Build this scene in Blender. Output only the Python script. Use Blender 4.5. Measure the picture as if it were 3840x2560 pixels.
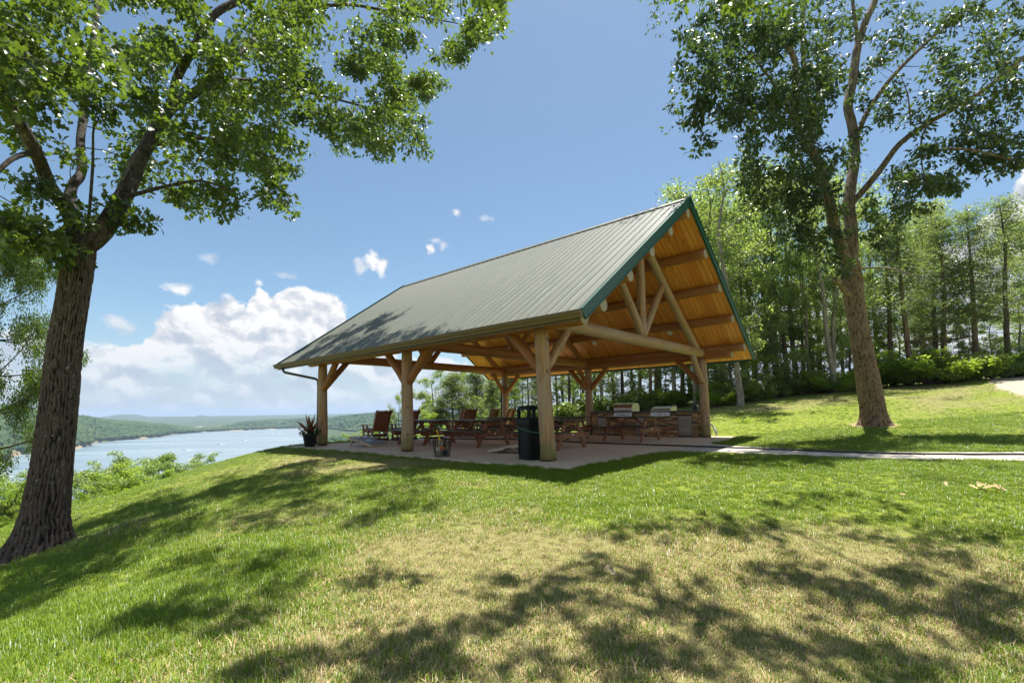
import bpy, bmesh, math, random
import numpy as np
from mathutils import Vector, Matrix, noise as mnoise
R = math.radians
random.seed(7); rng = np.random.default_rng(7)
for o in list(bpy.data.objects): bpy.data.objects.remove(o)
sc = bpy.context.scene
COL = sc.collection

# ------------------------------------------------------------------ camera
F_, CYY, PITCH, ROLL = 1788.08, 1415.9, .0696, -.0183
cam = bpy.data.cameras.new("camera"); camo = bpy.data.objects.new("camera", cam); COL.objects.link(camo)
cam.sensor_fit = 'HORIZONTAL'; cam.sensor_width = 36; cam.lens = F_/3840*36
cam.shift_y = (CYY-1280)/3840; cam.clip_start = .05; cam.clip_end = 60000
camo.matrix_world = Matrix.Translation((0, 0, 1)) @ Matrix.Rotation(math.pi/2+PITCH, 4, 'X') @ Matrix.Rotation(ROLL, 4, 'Z')
sc.camera = camo

# ------------------------------------------------------------------ light, exposure
SUN_DIR = Vector((.34, .80, 2.85)).normalized()          # towards the sun
sun = bpy.data.lights.new("sun", 'SUN'); suno = bpy.data.objects.new("sun", sun); COL.objects.link(suno)
sun.energy = 3.2; sun.angle = R(.53); sun.color = (1, .955, .88)
suno.rotation_euler = SUN_DIR.to_track_quat('Z', 'Y').to_euler(); suno.location = (20, 40, 160)
sc.view_settings.view_transform = 'Standard'; sc.view_settings.look = 'None'
sc.view_settings.exposure = 1.72; sc.view_settings.gamma = 1; sc.view_settings.use_curve_mapping = False
sc.render.film_transparent = False
sc.cycles.max_bounces = 10; sc.cycles.diffuse_bounces = 8; sc.cycles.transparent_max_bounces = 12
sc.cycles.volume_bounces = 0
sc.cycles.use_denoising = True
SKY_STRENGTH = .12
SUN_EL = math.asin(SUN_DIR.z); SUN_ROT = math.atan2(SUN_DIR.x, SUN_DIR.y)

# ------------------------------------------------------------------ node helpers
class NT:
    def __init__(s, tree): s.t = tree; s.n = tree.nodes; s.l = tree.links
    def node(s, typ, **kw):
        n = s.n.new(typ)
        for k, v in kw.items():
            if k.startswith('i_'):
                key = k[2:]; key = int(key) if key.isdigit() else key.replace('_', ' ')
                s.put(n.inputs[key], v)
            else: setattr(n, k, v)
        return n
    def put(s, inp, v):
        if isinstance(v, bpy.types.NodeSocket): s.l.new(v, inp)
        elif v is not None:
            try: inp.default_value = v
            except Exception: inp.default_value = (*v, 1) if len(v) == 3 else v
    def math(s, op, a, b=None, c=None, clamp=False):
        n = s.n.new('ShaderNodeMath'); n.operation = op; n.use_clamp = clamp
        for i, v in enumerate((a, b, c)):
            if v is not None: s.put(n.inputs[i], v)
        return n.outputs[0]
    def vmath(s, op, a, b=None, out=0):
        n = s.n.new('ShaderNodeVectorMath'); n.operation = op
        s.put(n.inputs[0], a)
        if b is not None:
            s.put(n.inputs['Scale'] if op == 'SCALE' else n.inputs[1], b)
        return n.outputs[out]
    def mix(s, f, a, b):
        n = s.n.new('ShaderNodeMix'); n.data_type = 'RGBA'; n.blend_type = 'MIX'
        s.put(n.inputs[0], f); s.put(n.inputs[6], a); s.put(n.inputs[7], b); return n.outputs[2]
    def mul(s, f, a, b):
        n = s.n.new('ShaderNodeMix'); n.data_type = 'RGBA'; n.blend_type = 'MULTIPLY'
        s.put(n.inputs[0], f); s.put(n.inputs[6], a); s.put(n.inputs[7], b); return n.outputs[2]
    def ramp(s, f, stops, interp='LINEAR'):
        n = s.n.new('ShaderNodeValToRGB'); e = n.color_ramp; e.interpolation = interp
        while len(e.elements) < len(stops): e.elements.new(.5)
        for el, (p, c) in zip(e.elements, stops):
            el.position = p; el.color = (c, c, c, 1) if not hasattr(c, '__len__') else (*c[:3], 1)
        s.put(n.inputs[0], f); return n.outputs[0]
    def maprange(s, v, a, b, c=0., d=1., smooth=True):
        n = s.n.new('ShaderNodeMapRange'); n.clamp = True
        n.interpolation_type = 'SMOOTHSTEP' if smooth else 'LINEAR'
        s.put(n.inputs[0], v)
        for i, q in enumerate((a, b, c, d)): s.put(n.inputs[1+i], q)
        return n.outputs[0]
    def noise(s, vec, scale, detail=4, rough=.5, dist=0., out=0, dim='3D'):
        n = s.n.new('ShaderNodeTexNoise'); n.noise_dimensions = dim
        if vec is not None: s.l.new(vec, n.inputs['Vector'])
        s.put(n.inputs['Scale'], scale); n.inputs['Detail'].default_value = detail
        n.inputs['Roughness'].default_value = rough; n.inputs['Distortion'].default_value = dist
        return n.outputs[out]
    def attr(s, name, out='Fac', typ='GEOMETRY'):
        n = s.n.new('ShaderNodeAttribute'); n.attribute_name = name; n.attribute_type = typ; return n.outputs[out]
    def xyz(s, v):
        n = s.n.new('ShaderNodeSeparateXYZ'); s.l.new(v, n.inputs[0]); return n.outputs
    def comb(s, x, y, z=0.):
        n = s.n.new('ShaderNodeCombineXYZ')
        for i, q in enumerate((x, y, z)): s.put(n.inputs[i], q)
        return n.outputs[0]
    def scalev(s, v, sx, sy, sz):
        return s.vmath('MULTIPLY', v, (sx, sy, sz))
    def bump(s, h, strength=.3, dist=.01):
        n = s.n.new('ShaderNodeBump'); s.put(n.inputs['Strength'], strength); s.put(n.inputs['Distance'], dist)
        s.l.new(h, n.inputs['Height']); return n.outputs[0]

def mat(name):
    m = bpy.data.materials.new(name); m.use_nodes = True
    t = NT(m.node_tree); t.b = t.n['Principled BSDF']; t.o = t.n['Material Output']
    return m, t
def pset(t, **kw):
    for k, v in kw.items(): t.put(t.b.inputs[k.replace('_', ' ')], v)
def flat(name, col, rough=.5, metal=0., var=.12, scale=9., bump=0., spec=.5):
    m, t = mat(name)
    co = t.node('ShaderNodeTexCoord').outputs['Object']
    n = t.noise(co, scale, 5, .6)
    c = t.mix(n, tuple(x*(1-var) for x in col), tuple(min(1, x*(1+var)) for x in col))
    pset(t, Base_Color=c, Roughness=rough, Metallic=metal, Specular_IOR_Level=spec)
    if bump: pset(t, Normal=t.bump(t.noise(co, scale*6, 4), bump, .004))
    return m

# ------------------------------------------------------------------ survey: where a sight line of the photograph meets a depth or a height
def ray(px, py):
    a, b = px-1920, py-CYY; c, s = math.cos(ROLL), math.sin(ROLL)
    x = (c*a+s*b)/F_; y = (-s*a+c*b)/F_
    c, s = math.cos(PITCH), math.sin(PITCH)
    return (x, c+s*y, s-c*y)
def at(px, py, Y):
    r = ray(px, py); k = Y/r[1]; return Vector((r[0]*k, Y, 1+r[2]*k))
def onz(px, py, z=0.):
    r = ray(px, py); k = (z-1)/r[2]; return Vector((r[0]*k, r[1]*k, z))
YAW = 2.4209; PO = Vector((.6538, 9.5527, 0)); PU = Vector((math.cos(YAW), math.sin(YAW), 0)); PV = Vector((PU.y, -PU.x, 0))
def pv(u, v, z=0.): return PO + PU*u + PV*v + Vector((0, 0, z))      # pavilion grid to world
PROT = math.atan2(PU.y, PU.x)                                        # turn of a thing whose own x runs along the ridge

# ------------------------------------------------------------------ world: sky with cumulus
def build_world():
    w = bpy.data.worlds.new("World"); sc.world = w; w.use_nodes = True
    t = NT(w.node_tree); bg = t.n['Background']
    sky = t.node('ShaderNodeTexSky', sky_type='NISHITA', sun_disc=False)
    sky.sun_elevation = SUN_EL; sky.sun_rotation = SUN_ROT; sky.altitude = 300
    sky.air_density = 1.0; sky.dust_density = .9; sky.ozone_density = 2.6
    d = t.node('ShaderNodeTexCoord').outputs['Generated']
    x, y, z = t.xyz(d)
    az = t.math('ARCTAN2', x, y)                       # radians, + right
    el = t.math('ARCSINE', t.math('MINIMUM', t.math('MAXIMUM', z, -1.), 1.))
    q = t.comb(az, t.math('MULTIPLY', el, 1.15), 0.)
    # slow warp so that outlines billow
    warp = t.vmath('SUBTRACT', t.noise(q, 9., 3, .55, out=1), (.5, .5, .5))
    qw = t.vmath('ADD', q, t.vmath('SCALE', warp, .045))
    def fbm(off, sc_=16., det=9, rough=.56):
        v = t.vmath('ADD', qw, off) if off else qw
        return t.noise(v, sc_, det, rough)
    n0 = fbm(None)
    n1 = fbm((.006, .022, 0))
    big = t.noise(q, 7., 4, .5)
    # top edge of the cloud bank: azimuth, elevation (degrees)
    tops = [(300,1285),(400,1272),(440,1280),(455,1297),(489,1272),(527,1264),(574,1272),(600,1246),(606,1178),(611,1140),(625,1123),(651,1136),(658,1161),(685,1157),(715,1123),
            (761,1102),(795,1096),(825,1119),(855,1123),(910,1147),(936,1144),(944,1105),(952,1075),(974,1066),(1000,1072),(1016,1085),(1080,1072),(1123,1079),(1148,1106),(1215,1108),
            (1230,1095),(1250,1087),(1272,1098),(1284,1120),(1292,1215),(1340,1290),(1500,1330),(1700,1360),(1900,1340),(2700,1120),(3300,1010),(3560,900),(3700,845),(3748,760),(3768,700),(3840,650)]
    prof = [(-180, 25), (-150, 21), (-130, 26), (-110, 20), (-80, 14), (-60, 8), (-55, 7)]  # unseen cloud beside and behind the camera, made taller to add fill light
    for px, py in tops:
        r = ray(px, py); h = math.hypot(r[0], r[1])
        prof.append((math.degrees(math.atan2(r[0], r[1])), math.degrees(math.atan2(r[2], h))))
    prof += [(52, 20), (60, 15), (80, 16), (100, 24), (130, 20), (155, 26), (180, 25)]  # right-hand side, likewise out of view and raised for fill
    fc = t.node('ShaderNodeFloatCurve'); cv = fc.mapping.curves[0]
    pts = [((a+180)/360, e/30) for a, e in prof]
    cv.points[0].location = pts[0]; cv.points[1].location = pts[-1]
    for p in pts[1:-1]: cv.points.new(*p)
    for p in cv.points: p.handle_type = 'VECTOR'
    fc.mapping.update()
    azw = t.xyz(qw)[0]; elw = t.math('DIVIDE', t.xyz(qw)[1], 1.15)
    t.put(fc.inputs['Value'], t.math('DIVIDE', t.math('ADD', azw, math.pi), 2*math.pi))
    top = t.math('MULTIPLY', fc.outputs[0], R(30))
    # signed height below the top edge, roughened
    dd = t.math('SUBTRACT', top, elw)
    dens = t.math('ADD', dd, t.math('MULTIPLY', t.math('SUBTRACT', n0, .5), .10))
    bank = t.maprange(dens, -.001, .008)
    # the low, hazier part of the bank breaks up into streaks
    qs = t.comb(az, t.math('MULTIPLY', el, 3.0), 3.)
    streak = t.noise(t.vmath('ADD', qs, t.vmath('SCALE', warp, .06)), 11., 7, .55)
    lowf = t.maprange(el, R(2.), R(8.))
    low = t.maprange(streak, .40, .60, .28, .95)
    bank = t.math('MULTIPLY', bank, t.math('ADD', t.math('MULTIPLY', lowf, 1.), t.math('MULTIPLY', t.math('SUBTRACT', 1., lowf), low)))
    # small detached puffs
    puffs = [(974,1056,20,14,1.), (668,1078,46,20,.9), (610,1083,16,14,.5), (455,1222,62,24,.75), (1060,1030,26,14,.5), (1180,1093,24,9,.7), (1392,975,34,26,1.0), (1428,990,24,30,1.), (1353,1000,20,26,.7), (1400,950,16,18,.9),
             (1710,790,17,14,.95), (1618,928,13,14,.95), (1668,922,15,16,.7), (1640,900,24,8,.4), (1830,825,22,10,.35), (785,960,44,18,.35), (1275,1148,22,16,.8), (1235,1100,26,16,.8)]
    acc = None
    n2 = t.noise(q, 34., 7, .6)
    for px, py, rx, ry, amp in puffs:
        r = ray(px, py); a0 = math.atan2(r[0], r[1]); e0 = math.atan2(r[2], math.hypot(r[0], r[1]))
        k = math.cos(a0)
        u = t.math('DIVIDE', t.math('SUBTRACT', azw, a0), rx/F_*k*k*1.15); v = t.math('DIVIDE', t.math('SUBTRACT', elw, e0), ry/F_*k*1.15)
        rr = t.math('SQRT', t.math('ADD', t.math('MULTIPLY', u, u), t.math('MULTIPLY', v, v)))
        g = t.math('SUBTRACT', 1.25, rr)
        g = t.math('ADD', g, t.math('MULTIPLY', t.math('SUBTRACT', n2, .5), 3.4))
        g = t.math('MULTIPLY', t.maprange(g, 0., 1.1), amp)
        acc = g if acc is None else t.math('MAXIMUM', acc, g)
    alpha = t.math('MAXIMUM', bank, acc)
    # light: billow tops white, hollows and undersides blue-grey
    rel = t.math('SUBTRACT', n0, n1)
    depth = t.maprange(dd, .0, .16)
    lit = t.math('ADD', .86, t.math('MULTIPLY', rel, 5.0))
    lit = t.math('SUBTRACT', lit, t.math('MULTIPLY', depth, t.maprange(big, .38, .62, .62, .06)))
    lit = t.math('ADD', lit, t.math('MULTIPLY', t.math('SUBTRACT', streak, .5), t.math('MULTIPLY', 1.5, t.math('SUBTRACT', 1., lowf))))
    lit = t.math('SUBTRACT', lit, t.math('MULTIPLY', .22, t.math('SUBTRACT', 1., t.maprange(el, R(3.), R(9.)))))
    lit = t.math('MAXIMUM', lit, t.math('MULTIPLY', acc, .95))
    ccol = t.ramp(lit, [(0., (.50, .555, .64)), (.35, (.60, .645, .71)), (.65, (.76, .775, .80)), (.95, (.94, .93, .92))])
    gain = t.vmath('SCALE', ccol, CLOUD)
    skyc = t.vmath('MULTIPLY', sky.outputs[0], SKY_TINT)
    base = t.mix(alpha, skyc, gain)
    # milky band near the horizon
    hz = t.maprange(el, R(-1.), R(12.), .5, 0.)
    base = t.mix(hz, base, tuple(c*CLOUD for c in (.50, .60, .72)))
    t.l.new(base, bg.inputs['Color']); bg.inputs['Strength'].default_value = SKY_STRENGTH
    w.cycles.sampling_method = 'MANUAL'; w.cycles.sample_map_resolution = 1024
CLOUD = 2.8; SKY_TINT = (.345, .378, .36)
build_world()

# ------------------------------------------------------------------ mesh helpers
class MB:
    def __init__(s): s.v = []; s.f = []; s.m = []; s.uv = []
    def face(s, idx, mi=0, uv=None): s.f.append(tuple(idx)); s.m.append(mi); s.uv.append(uv)
    def box(s, c, size, rot=None, mi=0, ch=0.):
        """box with optional chamfer on the four long-axis edges"""
        c = Vector(c); hx, hy, hz = (q/2 for q in size); b = len(s.v)
        L = max(size)
        P = [(-1,-1,-1),(1,-1,-1),(1,1,-1),(-1,1,-1),(-1,-1,1),(1,-1,1),(1,1,1),(-1,1,1)]
        if ch > 0:
            bm = bmesh.new(); bmesh.ops.create_cube(bm, size=1.)
            for v in bm.verts: v.co = Vector((v.co.x*size[0], v.co.y*size[1], v.co.z*size[2]))
            bmesh.ops.bevel(bm, geom=bm.edges[:], offset=ch, segments=1, affect='EDGES', profile=.5)
            s.addbm(bm, Matrix.Translation(c) @ (rot.to_4x4() if rot else Matrix()), mi); return s
        for p in P:
            q = Vector((p[0]*hx, p[1]*hy, p[2]*hz))
            if rot: q = rot @ q
            s.v.append(tuple(c+q))
        ax = size.index(L)
        for fc in ((0,3,2,1),(4,5,6,7),(0,1,5,4),(1,2,6,5),(2,3,7,6),(3,0,4,7)):
            uv = []
            for i in fc:
                p = (P[i][0]*hx, P[i][1]*hy, P[i][2]*hz); o = [p[k] for k in range(3) if k != ax]
                uv.append((o[0]+o[1], p[ax]))
            s.face([b+i for i in fc], mi, uv)
        return s
    def addbm(s, bm, M=None, mi=0):
        b = len(s.v); bm.verts.ensure_lookup_table()
        for v in bm.verts: s.v.append(tuple(M @ v.co if M else v.co))
        for f in bm.faces: s.face([b+v.index for v in f.verts], mi)
        bm.free(); return s
    def tube(s, pts, rad, n=8, mi=0, caps=(True, True), capmi=None, seedn=None, rough=0., uvs=True):
        pts = [Vector(p) for p in pts]; N = len(pts)
        if not hasattr(rad, '__len__'): rad = [rad]*N
        b = len(s.v); T = (pts[1]-pts[0]).normalized()
        up = Vector((0, 0, 1)) if abs(T.z) < .9 else Vector((1, 0, 0))
        X = T.cross(up).normalized(); acc = 0.; ls = []
        for i, p in enumerate(pts):
            if i: acc += (p-pts[i-1]).length
            ls.append(acc)
            Tn = (pts[min(i+1, N-1)]-pts[max(i-1, 0)]).normalized()
            X = (X - Tn*X.dot(Tn)).normalized(); Yv = Tn.cross(X)
            for k in range(n):
                a = 2*math.pi*k/n; dr = X*math.cos(a)+Yv*math.sin(a); r = rad[i]
                if rough: r *= 1+rough*mnoise.noise(Vector((math.cos(a)*1.3+(seedn or 0)*7.1, math.sin(a)*1.3, acc*2.2)))
                s.v.append(tuple(p+dr*r))
        for i in range(N-1):
            for k in range(n):
                k2 = (k+1) % n
                r = rad[i]
                uv = [(k/n*6.283*r, ls[i]), ((k+1)/n*6.283*r, ls[i]), ((k+1)/n*6.283*r, ls[i+1]), (k/n*6.283*r, ls[i+1])] if uvs else None
                s.face((b+i*n+k, b+i*n+k2, b+(i+1)*n+k2, b+(i+1)*n+k), mi, uv)
        cm = mi if capmi is None else capmi
        for e, on in enumerate(caps):
            if not on: continue
            i0 = b + (0 if e == 0 else (N-1)*n)
            idx = [i0+k for k in range(n)]
            if e == 0: idx.reverse()
            s.face(idx, cm, [(.5+.5*math.cos(2*math.pi*k/n), .5+.5*math.sin(2*math.pi*k/n)) for k in range(n)])
        return s
    def lathe(s, prof, n=24, c=(0, 0, 0), mi=0, axis='Z', close=False, M=None):
        b = len(s.v); c = Vector(c)
        for r, z in prof:
            for k in range(n):
                a = 2*math.pi*k/n; q = Vector((r*math.cos(a), r*math.sin(a), z))
                q = (M @ q) if M else q
                s.v.append(tuple(c+q))
        for i in range(len(prof)-1):
            for k in range(n):
                k2 = (k+1) % n; s.face((b+i*n+k, b+i*n+k2, b+(i+1)*n+k2, b+(i+1)*n+k), mi)
        if close:
            s.face([b+k for k in reversed(range(n))], mi); s.face([b+(len(prof)-1)*n+k for k in range(n)], mi)
        return s
    def prism(s, poly, d0, d1, M=None, mi=0):
        """polygon in local xz extruded along local y from d0 to d1"""
        b = len(s.v); n = len(poly)
        for d in (d0, d1):
            for x, z in poly:
                q = Vector((x, d, z)); s.v.append(tuple(M @ q if M else q))
        s.face([b+i for i in range(n)], mi); s.face([b+n+i for i in reversed(range(n))], mi)
        for i in range(n):
            j = (i+1) % n; s.face((b+j, b+i, b+n+i, b+n+j), mi)
        return s
    def mesh(s, name, mats, smooth=False):
        me = bpy.data.meshes.new(name); me.from_pydata(s.v, [], s.f)
        for m in (mats if isinstance(mats, (list, tuple)) else [mats]): me.materials.append(m)
        me.polygons.foreach_set('material_index', s.m)
        if any(u is not None for u in s.uv):
            ul = me.uv_layers.new(name='UVMap'); buf = []
            for f, u in zip(s.f, s.uv):
                for k in range(len(f)): buf.extend(u[k] if u else (0., 0.))
            ul.data.foreach_set('uv', buf)
        me.polygons.foreach_set('use_smooth', [bool(smooth) and len(f) <= 4 for f in s.f])
        me.update(); return me
    def build(s, name, mats, parent=None, smooth=False, loc=None, rot=None):
        return link(name, s.mesh(name, mats, smooth), parent, loc, rot)

def link(name, me, parent=None, loc=None, rot=None):
    o = bpy.data.objects.new(name, me); COL.objects.link(o)
    if parent: o.parent = parent
    if loc is not None: o.location = loc
    if rot is not None: o.rotation_euler = rot if hasattr(rot, '__len__') else (0, 0, rot)
    return o
def tag(o, label=None, cat=None, group=None, kind=None):
    if label: o['label'] = label
    if cat: o['category'] = cat
    if group: o['group'] = group
    if kind: o['kind'] = kind
    return o
def thing(name, label, cat, loc=(0, 0, 0), rot=0, group=None):
    o = bpy.data.objects.new(name, None); COL.objects.link(o); o.location = loc
    o.rotation_euler = rot if hasattr(rot, '__len__') else (0, 0, rot); o.empty_display_size = .2
    return tag(o, label, cat, group)
KIDS = {}
def copy_tree(o, parent=None):
    c = o.copy(); COL.objects.link(c)
    if parent: c.parent = parent
    for ch in list(o.children): copy_tree(ch, c)
    return c
def fast_mesh(name, verts, faces, mats, tint=None, smooth=False, attrs=None):
    verts = np.asarray(verts, np.float32).reshape(-1, 3); faces = np.asarray(faces, np.int32); k = faces.shape[1]
    me = bpy.data.meshes.new(name); me.vertices.add(len(verts)); me.vertices.foreach_set('co', verts.ravel())
    me.loops.add(faces.size); me.loops.foreach_set('vertex_index', faces.ravel())
    me.polygons.add(len(faces)); me.polygons.foreach_set('loop_start', np.arange(0, faces.size, k, dtype=np.int32))
    if smooth: me.polygons.foreach_set('use_smooth', np.ones(len(faces), bool))
    for m in (mats if isinstance(mats, (list, tuple)) else [mats]): me.materials.append(m)
    if tint is not None: attrs = dict(attrs or {}, tint=tint)
    for nm, a in (attrs or {}).items():
        at_ = me.attributes.new(nm, 'FLOAT', 'POINT'); at_.data.foreach_set('value', np.asarray(a, np.float32))
    me.update(calc_edges=True); me.validate(); return me

def in_poly(x, y, poly):
    x = np.asarray(x); y = np.asarray(y); r = np.zeros(x.shape, bool); n = len(poly)
    for i in range(n):
        x1, y1 = poly[i][0], poly[i][1]; x2, y2 = poly[(i+1) % n][0], poly[(i+1) % n][1]
        c = ((y1 > y) != (y2 > y)); r ^= c & (x < (x2-x1)*(y-y1)/((y2-y1) if y2 != y1 else 1e-9)+x1)
    return r
def sstep(a, b, x):
    t = np.clip((np.asarray(x, float)-a)/(b-a), 0, 1); return t*t*(3-2*t)
_G = rng.random((64, 64))
def vnoise(x, y, s):
    x = np.asarray(x)/s+31.7; y = np.asarray(y)/s+17.3; xi = np.floor(x).astype(int); yi = np.floor(y).astype(int); fx = x-xi; fy = y-yi
    fx = fx*fx*(3-2*fx); fy = fy*fy*(3-2*fy); g = lambda a, b: _G[a % 64, b % 64]
    return (g(xi, yi)*(1-fx)+g(xi+1, yi)*fx)*(1-fy)+(g(xi, yi+1)*(1-fx)+g(xi+1, yi+1)*fx)*fy
def fnoise(x, y, s, o=4):
    r = 0; a = .5; t = 0
    for i in range(o): r = r+a*vnoise(np.asarray(x)+i*13.1, np.asarray(y)-i*7.7, s/2**i); t += a; a *= .5
    return r/t

# ------------------------------------------------------------------ terrain
LAKE_Z = -60.
SLAB = [pv(-1.0, -.75), pv(-1.0, 3.3), pv(-1.0, 9.75), pv(9.75, 9.75), pv(9.75, -.92), pv(4.5, -.82)]
PATH_LO = [(-.98, 2.9), (-1.25, 3.35), (-1.8, 3.62), (-3.2, 3.68), (-4.6, 3.72), (-5.8, 3.9), (-6.9, 4.3), (-8.4, 5.25), (-10.2, 6.9), (-13, 9.8)]
PATH_HI = [(-.98, 6.7), (-1.2, 6.0), (-1.75, 5.62), (-3.2, 5.2), (-4.46, 5.13), (-5.5, 5.4), (-6.6, 6.0), (-7.8, 6.95), (-9.4, 8.5), (-12, 11.2)]
PATH = [pv(*p) for p in PATH_LO]+[pv(*p) for p in reversed(PATH_HI)]
CTRL = np.array([(0,0,-.58),(-3.1,3,-.62),(3.05,3,-.56),(0,2.5,-.5),(0,5,-.36),(3,6,-.24),(6,6,-.16),(.8,8.2,-.03),(1.6,8.9,-.02),(3.9,11.2,-.02),(5.3,13.2,-.02),(6.8,15.5,0),
    (-2.7,11.1,-.03),(-4.8,12.9,-.03),(-7,14.8,-.03),(-7.6,15.6,-.04),(-6.2,14.1,-.03),(-7.2,17.2,-.05),(-5.2,11.2,-.2),(-4,9,-.28),(-2,8,-.2),(8.7,8.1,-.03),(10.4,9.9,.0),(7,10.6,-.02),(6.6,9.2,-.03),(12,13,.12),(14,9,.06),(0,14,-.05),(-3,18,-.05),(2,19,-.04),(-3,23.5,-.12),(5,19.5,.03),(-6.6,18,-.06),
    (-6.49,7.3,-.8),(-7.92,7.5,-1.2),(-7.2,7.4,-1.02),(-9.4,14,-.58),(-10.8,12,-1.25),(-13,18,-2.6),(-12,21,-2.4),(-8.5,23,-1.1),(-10.6,10,-1.2),(-14,12,-2.6),(-16,16,-4),(-14,8,-2.3),(-10,4,-1.7),(-6,2,-1.15),
    (-6,-3,-1.1),(0,-6,-.9),(6,-5,-.6),(14,0,-.1),(-16,0,-2.8),(-20,10,-5.5),(-20,24,-7),(-10,27,-3),(-14,30,-6),(-4,28,-.9),(11.7,15.5,.36),(10.4,24,.92),(17.6,26,1.72),(26.9,25,2.72),(23.9,24,2.1),(15.5,17,.62),(20,17,1.0),
    (4,28,.25),(12,32,1.4),(22,36,2.6),(30,18,2.),(30,8,.8),(-2,34,-.7),(35,35,3.2),(18,10,.35),(24,14,1.0)])
def _tps(d): return np.where(d > 0, d*d*np.log(np.maximum(d, 1e-9)), 0)
def _fit():
    P = CTRL[:, :2]; n = len(P); K = _tps(np.linalg.norm(P[:, None]-P[None], axis=2))+np.eye(n)*.6
    A = np.zeros((n+3, n+3)); A[:n, :n] = K; A[:n, n:] = np.c_[np.ones(n), P]
    A[n:, :n] = np.c_[np.ones(n), P].T
    return np.linalg.solve(A, np.r_[CTRL[:, 2], 0, 0, 0])
TPSW = _fit()
def near_h(x, y):
    x = np.asarray(x, float).ravel(); y = np.asarray(y, float).ravel(); out = TPSW[-3]+TPSW[-2]*x+TPSW[-1]*y
    for i, (cx, cy, _) in enumerate(CTRL): out += TPSW[i]*_tps(np.hypot(x-cx, y-cy))
    return out
# far land: ridges listed as (column of the photograph, row of shore, row of crest)
RIDGES = [
    dict(px=[-600,-200,0,40,43,125,200,291,344,349,470,600,643,704,760,800], shore=[1800,1760,1737,1722,1709,1703,1693,1682,1671,1661,1650,1639,1630,1624,1620,1618],
         cpx=[-600,-200,0,84,145,296,342,383,535,600,678,740,800], crest=[1560,1525,1522,1527,1535,1559,1565,1572,1585,1591,1598,1606,1616], depth=[650,650,650,650,620,560,540,520,400,330,260,160,60]),
    dict(px=[730,760,816,908,1087,1140,1180,1300,1500,1700,2200], shore=[1620,1619.5,1617,1613.5,1606,1606,1612,1625,1625,1620,1620],
         cpx=[730,755,832,870,908,1048,1110,1227,1280,1383,1530,1800,2200], crest=[1616,1604,1598,1590,1581,1572,1570,1567,1560,1550,1544,1545,1550], depth=[60,150,220,300,380,520,520,560,600,700,700,700,700]),
    dict(px=[-600,0,600,850,1100,1700,2200], shore=[1604,1604,1602,1599,1597,1590,1585], cpx=[-600,0,357,446,510,561,735,755,775,883,1010,1100,1227,1383,1700,2200], crest=[1572,1570,1566,1553.5,1554,1562,1560.5,1554.5,1559.5,1558,1556,1554.5,1552,1549,1542,1536], dist=8600),
]
for rd in RIDGES:
    rd['rs'] = np.array([abs((LAKE_Z-1)/ray(p, q)[2]) * math.hypot(*ray(p, q)[:2]) for p, q in zip(rd['px'], rd['shore'])])
    rd['a'] = np.array([math.atan2(ray(p, q)[0], ray(p, q)[1]) for p, q in zip(rd['px'], rd['shore'])])
    ca, cz, cr = [], [], []
    for i, (p, q) in enumerate(zip(rd['cpx'], rd['crest'])):
        r = ray(p, q); h = math.hypot(r[0], r[1]); a = math.atan2(r[0], r[1])
        D = rd['dist'] if 'dist' in rd else float(np.interp(a, rd['a'], rd['rs']))+rd['depth'][i]
        ca.append(a); cr.append(D); cz.append(1+r[2]/h*D-(6 if 'dist' not in rd else 0))
    rd['ca'] = np.array(ca); rd['cr'] = np.array(cr); rd['cz'] = np.array(cz)
def far_h(x, y):
    r = np.hypot(x, y); a = np.arctan2(x, y); out = np.full(x.shape, -76.)
    for i, rd in enumerate(RIDGES):
        rs = np.interp(a, rd['a'], rd['rs']); cr = np.interp(a, rd['ca'], rd['cr']); cz = np.interp(a, rd['ca'], rd['cz'])
        t = np.clip((r-rs)/np.maximum(cr-rs, 1), 0, 1)
        up = LAKE_Z+.6+(cz-LAKE_Z-.6)*(np.sin(t*math.pi/2)**.85)
        nz = (fnoise(x, y, 160. if i < 2 else 900., 3)-.5)*(14 if i < 2 else 26)*np.sin(np.clip(t, 0, 1)*math.pi)
        down = np.where(r > cr, -(r-cr)*(.14 if i < 2 else .006), 0)
        h = np.where(r < rs, -76., up+nz+down)
        h = np.where((a < -1.05) | (a > .35), -76. if i < 2 else h, h)
        out = np.maximum(out, h)
    # the home hill falls away to the lake; to the right it stays high
    lf = 1-sstep(R(-17), R(2), a); back = sstep(R(95), R(140), np.abs(a))
    drop = -2.2-.40*np.maximum(r-22, 0)*np.minimum(1, .55+r/150)
    valley = np.where(a > R(-23.4), -53.5, -76.)
    drop = np.maximum(drop, valley+ (fnoise(x, y, 90., 3)-.5)*4)
    plat = np.clip(.6+.06*(x-4)+.03*(y-26), -.8, 3.2)-np.maximum(r-62, 0)*.09
    plat = np.maximum(plat, -57)
    home = drop*lf*(1-back)+plat*(1-lf*(1-back))
    return np.maximum(out, home)
def ground_h(x, y):
    x = np.atleast_1d(np.asarray(x, float)); y = np.atleast_1d(np.asarray(y, float)); sh = x.shape
    x = x.ravel(); y = y.ravel(); r = np.hypot(x, y); w = sstep(27, 46, r); out = np.empty(len(x))
    nr = r < 47; out[~nr] = 0
    out[nr] = near_h(x[nr], y[nr])
    fr = r > 26; fh = np.zeros(len(x)); fh[fr] = far_h(x[fr], y[fr])
    out = out*(1-w)+fh*w
    out += (fnoise(x, y, 2.6, 3)-.5)*.045*(r < 60)
    ins = in_poly(x, y, SLAB) | in_poly(x, y, PATH); out[ins] = np.minimum(out[ins], -.05)
    return out.reshape(sh)
def gz(x, y): return float(ground_h([x], [y])[0])

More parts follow.
